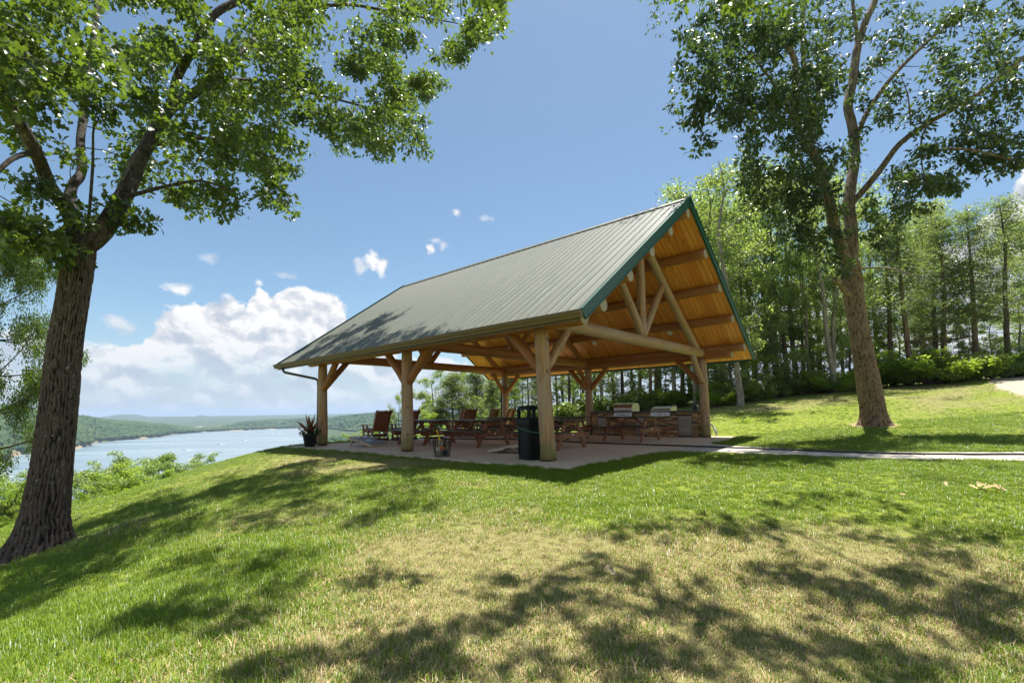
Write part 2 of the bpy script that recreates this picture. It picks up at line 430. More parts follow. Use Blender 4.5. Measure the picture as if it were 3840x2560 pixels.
def dryness(x, y):
    x = np.asarray(x); y = np.asarray(y)
    d = fnoise(x, y, 3.4, 4)*.9+fnoise(x+40, y, .8, 3)*.55-.42
    for px, py, rx, ry, amp in ((2000,2120,2.4,1.2,.22),(3050,2150,2.2,1.,.22),(1850,2080,1.7,1.0,.55),(2500,2180,1.9,.9,.5),(1500,1790,1.6,.7,.55),(1250,1760,1.4,.6,.5),(1750,1760,1.3,.6,.35),(3500,2100,1.6,.8,.42),(3050,2010,1.5,.7,.3),(3800,2200,.9,.6,.35),(1100,1960,1.2,1.,.25),(2700,2480,.9,.5,.3),(1450,2380,.9,.5,.28),
                          (400,2240,1.8,1.4,-.5),(800,2250,1.2,.8,-.35),(2600,1790,2.4,.6,-.4),(3300,1800,2.0,.6,-.5),(900,1850,1.8,1.0,.3),(650,1930,1.6,1.2,.28),(1150,1720,1.8,.5,.3),(450,2000,1.2,.8,.2),(2000,1830,1.,.3,-.35),(150,2450,.9,.6,-.2)):
        g = onz(px, py, -.35 if px > 900 else -.7)
        d = d+amp*np.exp(-(((x-g.x)/rx)**2+((y-g.y)/ry)**2))
    edge = sstep(19, 25, np.hypot(x, y))*.25
    return np.clip(d+edge, 0, 1)
WOOD_EDGE = [(-60, 25), (-12, 29.5), (-8, 30), (0, 29.5), (4.4, 27.8), (10.4, 24.2), (14, 25.2), (17.6, 26.2), (22, 25.6), (27.2, 25.4), (40, 24), (70, 18), (160, 60), (160, 160), (-60, 160)]
GRAVEL = [tuple(onz(px, py, 2.1)[:2]) for px, py in ((3690,1433),(3740,1416),(3790,1408),(3840,1401),(3960,1385),(4100,1440),(4000,1480),(3840,1457),(3790,1444),(3740,1440))]

# ------------------------------------------------------------------ materials
def log_mat(name, light, dark, grey, weather=.4, moss=0.):
    m, t = mat(name)
    uv = t.node('ShaderNodeUVMap').outputs[0]; rnd = t.node('ShaderNodeObjectInfo').outputs['Random']
    off = t.comb(t.math('MULTIPLY', rnd, 37.), t.math('MULTIPLY', rnd, 91.), rnd)
    p = t.vmath('ADD', uv, off)
    grain = t.noise(t.scalev(p, 38, 1.6, 1), 1., 6, .6)
    blot = t.noise(t.scalev(p, 3., 1.1, 1), 1., 4, .6)
    vor = t.node('ShaderNodeTexVoronoi', i_Vector=t.scalev(p, 3.4, 2.1, 1), i_Scale=1., i_Randomness=1.)
    kn = t.maprange(t.math('ADD', vor.outputs['Distance'], t.math('MULTIPLY', grain, .03)), .075, .115, 1., 0.)
    halo = t.maprange(vor.outputs['Distance'], .08, .2, .35, 0.)
    c = t.mix(t.maprange(grain, .3, .7), dark, light)
    c = t.mix(t.math('MULTIPLY', t.maprange(blot, .38, .62), weather), c, grey)
    c = t.mix(halo, c, dark); c = t.mix(t.math('MULTIPLY', kn, .85), c, tuple(x*.18 for x in dark))
    if moss:
        mz = t.math('ADD', t.xyz(uv)[1], t.math('MULTIPLY', t.noise(t.scalev(p, 5, 2.2, 1), 1., 4), -.9)); c = t.mix(t.maprange(mz, -.28, .02, moss, 0.), c, (.13, .15, .035)); c = t.mix(t.maprange(t.xyz(uv)[1], .0, .07, .6, 0.), c, (.05, .04, .03))
    crack = t.noise(t.scalev(p, 60, .55, 1), 1., 3, .5)
    ck = t.maprange(crack, .64, .70, 0., .75)
    c = t.mix(ck, c, tuple(x*.25 for x in dark))
    pset(t, Base_Color=c, Roughness=t.maprange(blot, .3, .7, .42, .62), Specular_IOR_Level=.35,
         Normal=t.bump(t.math('SUBTRACT', grain, t.math('ADD', ck, kn)), .35, .006))
    return m
def end_mat():
    m, t = mat('log_end_grain'); uv = t.node('ShaderNodeUVMap').outputs[0]
    d = t.vmath('SUBTRACT', uv, (.5, .5, 0)); r = t.vmath('LENGTH', d, out=1)
    wob = t.math('ADD', r, t.math('MULTIPLY', t.noise(uv, 6., 3), .05))
    ring = t.math('SINE', t.math('MULTIPLY', wob, 120.))
    n = t.noise(uv, 14., 5, .6)
    c = t.mix(t.maprange(ring, -1, 1, 0, .5), (.46, .39, .30), (.30, .235, .165)); c = t.mix(t.maprange(n, .45, .65, 0, .6), c, (.25, .22, .19))
    ang = t.math('ARCTAN2', t.xyz(d)[0], t.xyz(d)[1])
    chk = t.maprange(t.noise(t.comb(t.math('MULTIPLY', ang, 1.6), 0., 0.), 2.4, 2), .62, .66, 0, .7)
    c = t.mix(chk, c, (.07, .05, .04)); pset(t, Base_Color=c, Roughness=.8); return m
M = {}
M['log'] = log_mat('log_honey', (.41, .155, .040), (.21, .070, .018), (.29, .155, .07), .45)
M['logw'] = log_mat('log_weathered', (.48, .285, .145), (.26, .138, .064), (.38, .275, .19), .8)
M['logp'] = log_mat('log_post', (.47, .275, .135), (.25, .135, .062), (.37, .265, .185), .8, .65)
M['end'] = end_mat()
def board_mat():
    m, t = mat('knotty_pine'); oi = t.node('ShaderNodeObjectInfo'); rnd = oi.outputs['Random']
    co = t.node('ShaderNodeTexCoord').outputs['Object']
    p = t.vmath('ADD', co, t.comb(t.math('MULTIPLY', rnd, 53.), t.math('MULTIPLY', rnd, 29.), t.math('MULTIPLY', rnd, 71.)))
    grain = t.noise(t.scalev(p, 34, 1.2, 20), 1., 5, .6, .4)
    vor = t.node('ShaderNodeTexVoronoi', i_Vector=t.scalev(p, 4.4, 1.5, 0.), i_Scale=1., i_Randomness=1.)
    kn = t.maprange(vor.outputs['Distance'], .055, .085, 1, 0); halo = t.maprange(vor.outputs['Distance'], .08, .22, .5, 0)
    c = t.mix(rnd, (.76, .275, .04), (.92, .42, .085)); c = t.mix(t.maprange(grain, .35, .7, 0, .55), c, (.42, .150, .025))
    c = t.mix(halo, c, (.36, .14, .03)); c = t.mix(t.math('MULTIPLY', kn, .9), c, (.05, .02, .008))
    pset(t, Base_Color=c, Roughness=.42, Specular_IOR_Level=.4, Normal=t.bump(grain, .1, .002)); return m
M['board'] = board_mat()
def roof_mat():
    m, t = mat('painted_roof_steel'); co = t.node('ShaderNodeTexCoord').outputs['Object']; rnd = t.node('ShaderNodeObjectInfo').outputs['Random']
    n = t.noise(co, 1.4, 6, .6); st = t.noise(t.scalev(co, 14, .5, 1), 1., 4, .6)
    c = t.mix(n, (.092, .104, .076), (.128, .134, .098)); c = t.mix(t.maprange(st, .5, .75, 0, .35), c, (.17, .165, .128))
    c = t.mul(t.math('MULTIPLY', rnd, .12), c, (.85, .85, .85))
    sp = t.maprange(t.noise(co, 46., 2, .5), .74, .78, 0, .5); c = t.mix(sp, c, (.06, .06, .05))
    pset(t, Base_Color=c, Roughness=t.maprange(st, .3, .7, .42, .56), Specular_IOR_Level=.42); return m
M['roof'] = roof_mat()
M['trim'] = flat('green_trim_steel', (.006, .072, .044), .42, 0, .15, 5)
M['gutter'] = flat('bronze_gutter', (.135, .088, .030), .5, .0, .15, 4)
M['pipe'] = flat('bronze_downspout', (.05, .045, .04), .4, .2)
M['lamp'] = flat('white_lamp_disc', (.8, .79, .76), .5)
def concrete(name, c0, c1):
    m, t = mat(name); co = t.node('ShaderNodeNewGeometry').outputs['Position']
    n = t.noise(co, .7, 6, .62); f = t.noise(co, 60., 4, .7)
    c = t.mix(t.maprange(n, .3, .7), c0, c1); c = t.mix(t.maprange(f, .3, .75, 0, .3), c, tuple(x*.72 for x in c0))
    st = t.maprange(t.noise(t.vmath('ADD', co, (9, 3, 0)), 1.9, 5, .65), .54, .70, 0, .55); c = t.mix(st, c, tuple(x*.62 for x in c0))
    sp = t.maprange(t.noise(co, 21., 3, .5), .72, .76, 0, .5); c = t.mix(sp, c, (.10, .08, .06))
    pset(t, Base_Color=c, Roughness=.75, Specular_IOR_Level=.3, Normal=t.bump(f, .12, .003)); return m
M['slab'] = concrete('patio_concrete', (.62, .485, .345), (.72, .575, .42))
M['path'] = concrete('path_concrete', (.50, .455, .38), (.60, .545, .455))
def plank(name, c0, c1, rough=.45, spec=.5):
    m, t = mat(name); co = t.node('ShaderNodeTexCoord').outputs['Object']; rnd = t.node('ShaderNodeObjectInfo').outputs['Random']
    p = t.vmath('ADD', co, t.comb(t.math('MULTIPLY', rnd, 17.), t.math('MULTIPLY', rnd, 41.), 0.))
    g = t.noise(t.scalev(p, 3, 46, 46), 1., 5, .6); c = t.mix(t.maprange(g, .3, .7), c0, c1); c = t.mul(t.math('MULTIPLY', rnd, .35), c, (.7, .66, .62))
    pset(t, Base_Color=c, Roughness=rough, Specular_IOR_Level=spec, Normal=t.bump(g, .15, .002)); return m
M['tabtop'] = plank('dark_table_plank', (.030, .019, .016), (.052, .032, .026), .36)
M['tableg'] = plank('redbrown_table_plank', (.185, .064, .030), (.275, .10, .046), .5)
M['chair'] = plank('chestnut_chair_board', (.16, .054, .020), (.30, .115, .043), .42)
M['chaird'] = plank('dark_chair_board', (.085, .034, .018), (.14, .055, .028), .42)
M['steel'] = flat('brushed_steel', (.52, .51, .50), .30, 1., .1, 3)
M['steeld'] = flat('dark_steel', (.30, .27, .24), .38, 1., .12, 3)  # darker steel tone for doors, knobs and fireboxes
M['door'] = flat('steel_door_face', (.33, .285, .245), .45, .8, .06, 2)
M['black'] = flat('black_plastic', (.012, .014, .014), .42, 0, .3, 12)
M['can'] = flat('bin_plastic', (.006, .009, .008), .5, 0, .3, 8, .2, .2)
M['rubber'] = flat('black_rubber', (.014, .013, .013), .6)
M['wire'] = flat('dark_wire', (.03, .028, .026), .4, .7)
M['greenwire'] = flat('green_cable', (.06, .22, .13), .45)
M['yellow'] = flat('yellow_plastic', (.75, .50, .015), .35)
M['orange'] = flat('orange_plastic', (.75, .18, .03), .4)
M['white'] = flat('white_plastic', (.72, .71, .68), .45)
M['count'] = flat('dark_granite', (.045, .038, .034), .22, 0, .5, 40)
M['galv'] = flat('galvanised_steel', (.42, .43, .44), .4, .9, .2, 14)
M['pot'] = flat('black_pot', (.010, .011, .013), .35)
M['soil'] = flat('soil', (.05, .03, .02), .9)
M['boardtop'] = flat('game_board_grey', (.19, .195, .20), .6, 0, .12, 6)
M['boardwood'] = flat('bare_board_wood', (.46, .38, .27), .6, 0, .25, 7)
M['boardwhite'] = flat('game_board_white', (.82, .82, .82), .6)
M['boardgreen'] = flat('game_board_green', (.05, .15, .10), .3)
M['mortar'] = flat('dark_mortar', (.055, .045, .036), .9)
def stone_mat():
    m, t = mat('ledge_stone'); rnd = t.node('ShaderNodeObjectInfo').outputs['Random']; co = t.node('ShaderNodeTexCoord').outputs['Object']
    p = t.vmath('ADD', co, t.comb(t.math('MULTIPLY', rnd, 30.), t.math('MULTIPLY', rnd, 70.), 0.)); n = t.noise(p, 2.2, 5, .65)
    c = t.ramp(rnd, [(0, (.34, .19, .08)), (.2, (.46, .30, .14)), (.4, (.50, .23, .07)), (.55, (.22, .14, .085)), (.7, (.54, .38, .20)), (.85, (.10, .065, .045)), (1, (.40, .25, .11))], 'CONSTANT')
    c = t.mix(t.maprange(n, .35, .7, 0, .55), c, (.17, .11, .065)); pset(t, Base_Color=c, Roughness=.8, Normal=t.bump(n, .5, .02)); return m
M['stone'] = stone_mat()
def leaf_mat(name, dark, light, trans, rough=.42, spec=.45, tr=.42):
    m, t = mat(name); a = t.attr('tint'); oi = t.node('ShaderNodeObjectInfo').outputs['Random']
    f = t.math('ADD', t.math('MULTIPLY', a, .8), t.math('MULTIPLY', oi, .2))
    c = t.mix(f, dark, light)
    pset(t, Base_Color=c, Roughness=rough, Specular_IOR_Level=spec)
    tb = t.node('ShaderNodeBsdfTranslucent'); t.put(tb.inputs['Color'], t.mix(f, trans, tuple(min(1, x*1.35) for x in trans)))
    mx = t.node('ShaderNodeMixShader'); mx.inputs[0].default_value = tr
    t.l.new(t.b.outputs[0], mx.inputs[1]); t.l.new(tb.outputs[0], mx.inputs[2]); t.l.new(mx.outputs[0], t.o.inputs['Surface'])
    return m
M['oakleaf'] = leaf_mat('oak_leaf', (.018, .042, .015), (.080, .116, .032), (.18, .275, .022), .38, .5, .38)
M['hickleaf'] = leaf_mat('hickory_leaf', (.022, .044, .021), (.066, .094, .036), (.12, .20, .026), .38, .5, .32)
M['woodleaf'] = leaf_mat('woodland_leaf', (.075, .118, .046), (.19, .235, .10), (.36, .47, .085), .32, .7, .48)
M['limeleaf'] = leaf_mat('young_leaf', (.11, .19, .024), (.22, .30, .05), (.40, .54, .05), .45, .4, .48)
M['cedar'] = leaf_mat('cedar_needles', (.066, .108, .042), (.175, .220, .085), (.27, .36, .075), .45, .5, .42)
M['shrub'] = leaf_mat('shrub_leaf', (.085, .145, .056), (.21, .28, .115), (.36, .50, .08), .32, .7, .46)
M['potleaf'] = leaf_mat('pot_leaf', (.020, .06, .018), (.05, .11, .03), (.10, .20, .03))
M['redleaf'] = leaf_mat('red_strap_leaf', (.12, .035, .030), (.16, .12, .035), (.30, .08, .04))
M['pink'] = flat('pink_petal', (.70, .09, .16), .5)
def bark(name, c0, c1, lich=(.33, .33, .28), sc_=1., la=.5, bump=.9, ridged=False):
    m, t = mat(name); co = t.node('ShaderNodeTexCoord').outputs['Object']
    w = t.vmath('ADD', co, t.vmath('SCALE', t.noise(co, 3.*sc_, 3, out=1), .25))
    f = t.noise(t.scalev(w, 13*sc_, 13*sc_, 2.2*sc_), 1., 6, .62); f2 = t.noise(t.scalev(w, 30*sc_, 30*sc_, 9*sc_), 1., 4, .6)
    h = t.math('ADD', f, t.math('MULTIPLY', f2, .4))
    rg_ = t.attr('ridge'); k = t.math('ADD', t.maprange(h, .52, .86, 0., .75), t.math('MULTIPLY', t.maprange(rg_, .35, .85), .65), clamp=True); k = t.math('MULTIPLY', k, t.maprange(rg_, .0, .3, .25, 1.) if ridged else 1.)
    c = t.mix(k, c0, c1)
    lm = t.math('MULTIPLY', t.maprange(t.noise(co, 17.*sc_, 5, .7), .56, .66), t.math('MULTIPLY', t.maprange(f, .45, .6), la))
    c = t.mix(lm, c, lich); pset(t, Base_Color=c, Roughness=.88, Specular_IOR_Level=.25, Normal=t.bump(h, bump, .03)); return m
M['oakbark'] = bark('oak_bark', (.030, .022, .018), (.125, .100, .085), (.36, .36, .31), 1.15, .75)
M['oaktrunk'] = bark('oak_trunk_bark', (.014, .010, .008), (.125, .092, .076), (.40, .40, .35), 1.15, .7, .9, True)
M['hicktrunk'] = bark('grey_brown_trunk_bark', (.055, .036, .022), (.27, .185, .115), (.34, .30, .22), 1., .35, .9, True)
M['hickbark'] = bark('grey_brown_bark', (.075, .052, .034), (.34, .265, .185), (.36, .33, .25), 1., .3)
M['greybark'] = bark('pale_grey_bark', (.16, .135, .11), (.40, .36, .31), (.45, .43, .38), .8, .3, .4)
M['darkbark'] = bark('dark_bark', (.05, .039, .031), (.19, .15, .118), (.2, .2, .17), .8, .3)
M['redbark'] = bark('cedar_bark', (.10, .065, .045), (.31, .22, .16), (.3, .27, .22), .9, .2)
M['twig'] = flat('dead_twig', (.20, .165, .13), .85)
def ground_mat():
    m, t = mat('lawn_and_land'); pos = t.node('ShaderNodeNewGeometry').outputs['Position']
    dry = t.attr('dry'); wood = t.attr('wood'); far = t.attr('far'); bed = t.attr('bed'); grav = t.attr('gravel'); mow = t.attr('soil')
    n1 = t.noise(pos, 1.7, 6, .65); n2 = t.noise(pos, 26., 5, .7); n3 = t.noise(pos, 140., 3, .7)
    g = t.mix(n1, (.175, .225, .018), (.265, .300, .040)); g = t.mix(t.maprange(n3, .35, .7, 0, .6), g, (.055, .095, .015))
    d = t.mix(n2, (.36, .28, .15), (.22, .215, .075)); d = t.mix(t.maprange(n3, .35, .6, 0, .75), d, (.15, .165, .04))
    k = t.maprange(t.math('ADD', dry, t.math('MULTIPLY', t.math('SUBTRACT', n2, .5), .8)), .35, .8); c = t.mix(k, g, d)
    fl = t.mix(n2, (.10, .07, .04), (.17, .12, .07)); fl = t.mix(t.maprange(n1, .42, .55, 0, .85), fl, (.15, .22, .03)); c = t.mix(wood, c, fl)
    fo = t.mix(t.noise(pos, .035, 6, .7), (.030, .055, .020), (.070, .095, .032)); c = t.mix(far, c, fo)
    c = t.mix(bed, c, t.mix(n1, (.38, .27, .17), (.28, .22, .14)))
    gv = t.mix(n3, (.50, .42, .33), (.30, .25, .19)); gv = t.mix(t.maprange(n1, .55, .7, 0, .4), gv, (.45, .30, .18)); c = t.mix(grav, c, gv)
    c = t.mix(mow, c, t.mix(n2, (.30, .20, .12), (.42, .31, .2)))
    pset(t, Base_Color=c, Roughness=.9, Specular_IOR_Level=.15, Normal=t.bump(t.math('ADD', n2, n3), .5, .02)); return m
M['ground'] = ground_mat()
def blade_mat(name, c0, c1, trans, rough=.5, tr=.35):
    m = leaf_mat(name, c0, c1, trans, rough, .28, tr); t = NT(m.node_tree); g = t.node('ShaderNodeNewGeometry')
    nv = t.vmath('NORMALIZE', t.vmath('ADD', t.vmath('SCALE', g.outputs['Normal'], .55), (0, 0, .85)))
    t.l.new(nv, t.n['Principled BSDF'].inputs['Normal']); return m
M['blade'] = blade_mat('green_grass', (.080, .165, .008), (.230, .320, .024), (.30, .44, .015), .36, .28)
M['straw'] = blade_mat('straw_grass', (.38, .27, .13), (.66, .49, .27), (.48, .35, .16), .45, .2)
def water_mat():
    m, t = mat('lake_water'); pos = t.node('ShaderNodeNewGeometry').outputs['Position']
    n = t.noise(t.scalev(pos, .05, .14, 1), 1., 6, .65); band = t.noise(t.scalev(pos, .0022, .011, 1), 1., 6, .62)
    c = t.mix(t.maprange(band, .38, .62), (.15, .205, .24), (.205, .255, .275))
    pset(t, Base_Color=c, Roughness=t.maprange(band, .35, .65, .22, .42), IOR=1.33, Normal=t.bump(n, .05, .5)); return m
M['water'] = water_mat()
M['foam'] = flat('white_foam', (.85, .87, .88), .6)
M['hull'] = flat('white_hull', (.75, .75, .74), .3)
M['canvas'] = flat('dark_canvas', (.05, .06, .08), .7)
def far_tree_mat():
    m, t = mat('far_canopy'); pos = t.node('ShaderNodeNewGeometry').outputs['Position']; a = t.attr('tint')
    n = t.noise(pos, .25, 4, .7); c = t.mix(a, (.030, .066, .024), (.10, .145, .048)); c = t.mix(t.maprange(n, .4, .65, 0, .5), c, (.024, .05, .02))
    pset(t, Base_Color=c, Roughness=.9, Specular_IOR_Level=.1); return m
M['canopy'] = far_tree_mat()

# ------------------------------------------------------------------ ground, lake, hills
def build_ground():
    az = [R(a) for a in np.arange(-62, 58.01, .4)]; a = 58.
    while a < 298-3: a += 4.; az.append(R(a))
    az = np.array(az)
    rr = [.45]
    while rr[-1] < 60: rr.append(rr[-1]*1.02+.004)
    while rr[-1] < 14000: rr.append(rr[-1]*1.027)
    rr = np.array(rr); Rg, Ag = np.meshgrid(rr, az, indexing='ij'); X = (Rg*np.sin(Ag)).ravel(); Y = (Rg*np.cos(Ag)).ravel()
    Z = ground_h(X, Y); nr, na = Rg.shape
    V = np.c_[X, Y, Z]; V = np.vstack([V, [0, 0, gz(0, 0)]])
    i = np.arange(nr-1)[:, None]; j = np.arange(na)[None]; j2 = (j+1) % na
    F = np.stack([i*na+j, i*na+j2, (i+1)*na+j2, (i+1)*na+j], -1).reshape(-1, 4)
    fan = np.array([[len(V)-1, (k+1) % na, k, k] for k in range(na)])
    r = np.hypot(X, Y); pad = lambda q: np.r_[q, q[:1]*0]
    dry = dryness(X, Y)*(r < 60); wood = (in_poly(X, Y, WOOD_EDGE) & (r < 200)).astype(float)*np.where(np.hypot(X, Y) > 46, .45, 1.)
    far = sstep(45, 75, r); bed = ((Z < LAKE_Z+2.4) & (r > 300)).astype(float)*.9; grav = in_poly(X, Y, GRAVEL).astype(float)
    soil = np.zeros(len(X))
    for (cx, cy, ra) in ((11.7, 15.5, .72), (-7.2, 7.4, .62), (17.6, 26.2, 1.)): soil = np.maximum(soil, 1-sstep(ra*.75, ra*1.15, np.hypot(X-cx, Y-cy)+(fnoise(X, Y, .5)-.5)*.5))
    c = onz(2790, 1570, .55); soil = np.maximum(soil, .8*(1-sstep(.25, .6, np.hypot((X-19.1)*1., (Y-33)*9))))
    F2 = np.vstack([F, fan[:, [0, 1, 2, 2]]])[: len(F)]
    me = fast_mesh('ground', V, F2, M['ground'], smooth=True, attrs=dict(dry=pad(dry), wood=pad(wood), far=pad(far), bed=pad(bed), gravel=pad(grav), soil=pad(soil)))
    o = link('ground', me); o['kind'] = 'structure'
    # lake: a level ring far below the lawn
    rr = np.geomspace(70, 13900, 60); az = np.linspace(0, 2*math.pi, 181)[:-1]
    Rg, Ag = np.meshgrid(rr, az, indexing='ij'); V = np.c_[(Rg*np.sin(Ag)).ravel(), (Rg*np.cos(Ag)).ravel(), np.full(Rg.size, LAKE_Z)]
    i = np.arange(59)[:, None]; j = np.arange(180)[None]; j2 = (j+1) % 180
    F = np.stack([i*180+j, i*180+j2, (i+1)*180+j2, (i+1)*180+j], -1).reshape(-1, 4)
    o = link('lake', fast_mesh('lake', V, F, M['water'], smooth=True)); o['kind'] = 'structure'
build_ground()

def slab_piece(name, poly, z1, z0, m, ch=.012):
    bm = bmesh.new(); vs = [bm.verts.new((p[0], p[1], z0)) for p in poly]; f = bm.faces.new(vs)
    r = bmesh.ops.extrude_face_region(bm, geom=[f]); top = [v for v in r['geom'] if isinstance(v, bmesh.types.BMVert)]
    for v in top: v.co.z = z1
    bmesh.ops.recalc_face_normals(bm, faces=bm.faces[:])
    es = [e for e in bm.edges if all(abs(v.co.z-z1) < 1e-6 for v in e.verts)]
    bmesh.ops.bevel(bm, geom=es, offset=ch, segments=2, affect='EDGES', profile=.5)
    bmesh.ops.triangulate(bm, faces=[f for f in bm.faces if len(f.verts) > 4])
    me = bpy.data.meshes.new(name); bm.to_mesh(me); bm.free(); me.materials.append(m); o = link(name, me); o['kind'] = 'structure'; return o
# patio poured in bays, joints between them
patio = thing('patio', None, None); patio['kind'] = 'structure'
for i, (u0, u1) in enumerate(((-1.0, 2.28), (2.29, 6.83), (6.84, 9.75))):
    for v0, v1 in ((None, 4.42), (4.43, 9.75)):
        lo = lambda u: v0 if v0 is not None else -.75-.017*(u+1)
        poly = [pv(u0, lo(u0)), pv(u1, lo(u1)), pv(u1, v1), pv(u0, v1)]
        o = slab_piece('patio_slab', [(p.x, p.y) for p in poly], 0., -.22, M['slab'], .008); o.parent = patio; del o['kind']
walk = thing('path', None, None); walk['kind'] = 'structure'
def interp2(P, t): i = min(int(t), len(P)-2); f = t-i; return (P[i][0]*(1-f)+P[i+1][0]*f, P[i][1]*(1-f)+P[i+1][1]*f)
for t0, t1 in ((.08, 2.0), (2.02, 3.42), (3.44, 4.98), (5., 6.28), (6.3, 7.3), (7.32, 8.2), (8.22, 9.)):
    ts = np.linspace(t0, t1, 7); lo = [interp2(PATH_LO, t) for t in ts]; hi = [interp2(PATH_HI, t) for t in ts]
    poly = [pv(*p) for p in lo]+[pv(*p) for p in reversed(hi)]
    o = slab_piece('path_slab', [(p.x, p.y) for p in poly], -.002, -.16, M['path'], .01); o.parent = walk; del o['kind']

# ------------------------------------------------------------------ pavilion
W_, L_, HP = 8.8646, 4.5568, 2.6012
ON, OF, EV, HE, HR = 1.4157, 1.6611, .7744, 2.7175, 6.4157
RV = W_/2; RS = (HR-HE)/(RV+EV); RL = math.hypot(RV+EV, HR-HE); RA = math.atan(RS)
pav = thing('pavilion', 'open log pavilion with a green ribbed metal gable roof over the concrete patio', 'pavilion', PO, PROT)
def lp(u, v, z): return Vector((u, -v, z))
def log(name, a, b, r0, r1=None, m='log', n=16, bend=.012, seed=None, flare=0.):
    a = Vector(a); b = Vector(b); r1 = r1 or r0; seed = seed if seed is not None else random.random()*50
    N = max(4, int((b-a).length/.16)); pts, rad = [], []
    d = (b-a).normalized(); s = d.cross(Vector((.3, .2, 1))).normalized(); t = d.cross(s)
    for i in range(N+1):
        f = i/N; k = math.sin(math.pi*f)
        p = a.lerp(b, f)+s*bend*k*math.sin(seed+f*3)*1.5+t*bend*k*mnoise.noise(Vector((f*2.3, seed, 0)))
        r = (r0*(1-f)+r1*f)*(1+.03*mnoise.noise(Vector((f*(b-a).length*1.7, seed*3, 1))))+flare*max(0, 1-f*7)**2
        if i in (0, N): r *= .965
        pts.append(p); rad.append(r)
    mb = MB(); mb.tube(pts, rad, n, 0, capmi=1, seedn=seed, rough=.035)
    # a few branch stubs
    for _ in range(max(1, int((b-a).length/1.6))):
        i = random.randrange(1, N); an = random.random()*6.28; dr = s*math.cos(an)+t*math.sin(an); p = pts[i]+dr*rad[i]*.86
        mb.tube([p, p+dr*rad[i]*.16, p+dr*rad[i]*.2], [rad[i]*.30, rad[i]*.2, rad[i]*.1], 7, 0)
    return mb.build(name, [M[m], M['end']], pav, True)
posts = {}
for i in range(3):
    for j in range(2):
        u, v = i*L_, j*W_
        lean = (random.uniform(-.02, .02), random.uniform(-.02, .02))
        dx = {(0, 0): (.06, -.03)}.get((i, j), (0, 0))
        o = log('post', lp(u-dx[0]*.4+lean[0], v+dx[0]*.5, .012), lp(u+dx[0]*.5, v-dx[0]*.7, HP+.03), .158, .140, 'logp', 20, .02, flare=.012)
        posts[i, j] = o
        mb = MB(); mb.lathe([(.11, .0), (.11, .014)], 16, lp(u, v, 0), close=True); mb.build('post_base', M['black'], o)
for v in (0, W_):
    log('plate_log', lp(-.98, v, HP+.145), lp(2*L_+.85, v, HP+.145), .150, .142, 'log', 18, .012)
ZT = HP+.25
for i in range(3):
    u = i*L_; m = 'logw' if i == 0 else 'log'
    log('tie_beam', lp(u, -.14, ZT), lp(u, W_+.17, ZT), .155, .150, m, 18, .02)
    zt = HR-.165/math.cos(RA)-.27-.13*1.2
    log('king_post', lp(u, RV, ZT+.13), lp(u, RV, HR-.44), .115, .112, m)
    for sg in (-1, 1):
        log('rafter_log', lp(u, RV+sg*(RV-.36), ZT+.02), lp(u, RV+sg*.07, zt), .120, .112, m)
        log('strut', lp(u+sg*.02, RV+sg*.06, ZT+.12), lp(u+sg*.02, RV+sg*1.52, zt-1.52*RS-.02), .105, .098, m)
        v = 0 if sg < 0 else W_
        log('knee_brace', lp(u, v-sg*.08, 1.86), lp(u, v-sg*.86, ZT-.10), .098, .092, 'logw' if i == 0 else 'log')
        for du in ((-1, 1) if i == 1 else ((1,) if i == 0 else (-1,))):
            log('knee_brace', lp(u+du*.08, v, 1.80), lp(u+du*.88, v, HP+.05), .105, .098, 'log')
# purlins: ridge log and four a side
def zroof(v): return HR-abs(v-RV)*RS
PD = .172/math.cos(RA)
for k, fr in enumerate((0, .225, .43, .635, .845)):
    for sg in ((1,) if fr == 0 else (-1, 1)):
        v = RV+sg*fr*(RV+EV); r = .135 if fr else .13
        z = zroof(v)-PD-r/math.cos(RA)+.01-(0 if fr else .05)
        log('purlin_log', lp(-ON+.035, v, z), lp(2*L_+OF-.05, v, z), r, r*.95, 'log' if fr else 'log', 16, .01)
# roof panels: ribbed sheets, one mesh shared
U0, U1 = -ON, 2*L_+OF; NP = 13; PW = (U1-U0)/NP
def panel_mesh():
    prof = []; rb = PW/4
    for k in range(4):
        x0 = k*rb; prof += [(x0, 0), (x0+rb*.5-.022, 0), (x0+rb*.5-.009, .017), (x0+rb*.5+.009, .017), (x0+rb*.5+.022, 0)]
    prof.append((PW, 0)); mb = MB(); n = len(prof); L = RL+.035
    for s0 in (0, L):
        for x, h in prof: mb.v.append((x, s0, h))
        for x, h in prof: mb.v.append((x, s0, h-.004))
    for i in range(n-1):
        mb.face((i, i+1, 2*n+i+1, 2*n+i)); mb.face((n+i+1, n+i, 3*n+i, 3*n+i+1)); mb.face((i+1, i, n+i, n+i+1)); mb.face((2*n+i, 2*n+i+1, 3*n+i+1, 3*n+i))
    return mb.mesh('roof_panel', M['roof'])
pm = panel_mesh(); bmesh_board = None
def slope_matrix(sg, u, s, drop):
    """frame on a roof slope: x along the ridge, y down the slope, z out of the roof"""
    y = Vector((0, -sg*math.cos(RA), -math.sin(RA))); x = Vector((1, 0, 0)) if sg < 0 else Vector((-1, 0, 0))
    z = x.cross(y); o = lp(u, RV, HR)+y*s-z*drop*(1 if z.z > 0 else -1)
    return Matrix.Translation(o) @ Matrix((x, y, z)).transposed().to_4x4()
for sg in (-1, 1):
    for k in range(NP):
        o = link('roof_panel', pm, pav); o.matrix_local = slope_matrix(sg, (U0+k*PW) if sg < 0 else (U0+(k+1)*PW), .03, .024)
NB = 88; BW = (U1-U0-.04)/NB
mb = MB(); mb.box((BW/2, RL/2, 0), (BW-.011, RL-.05, .018)); 
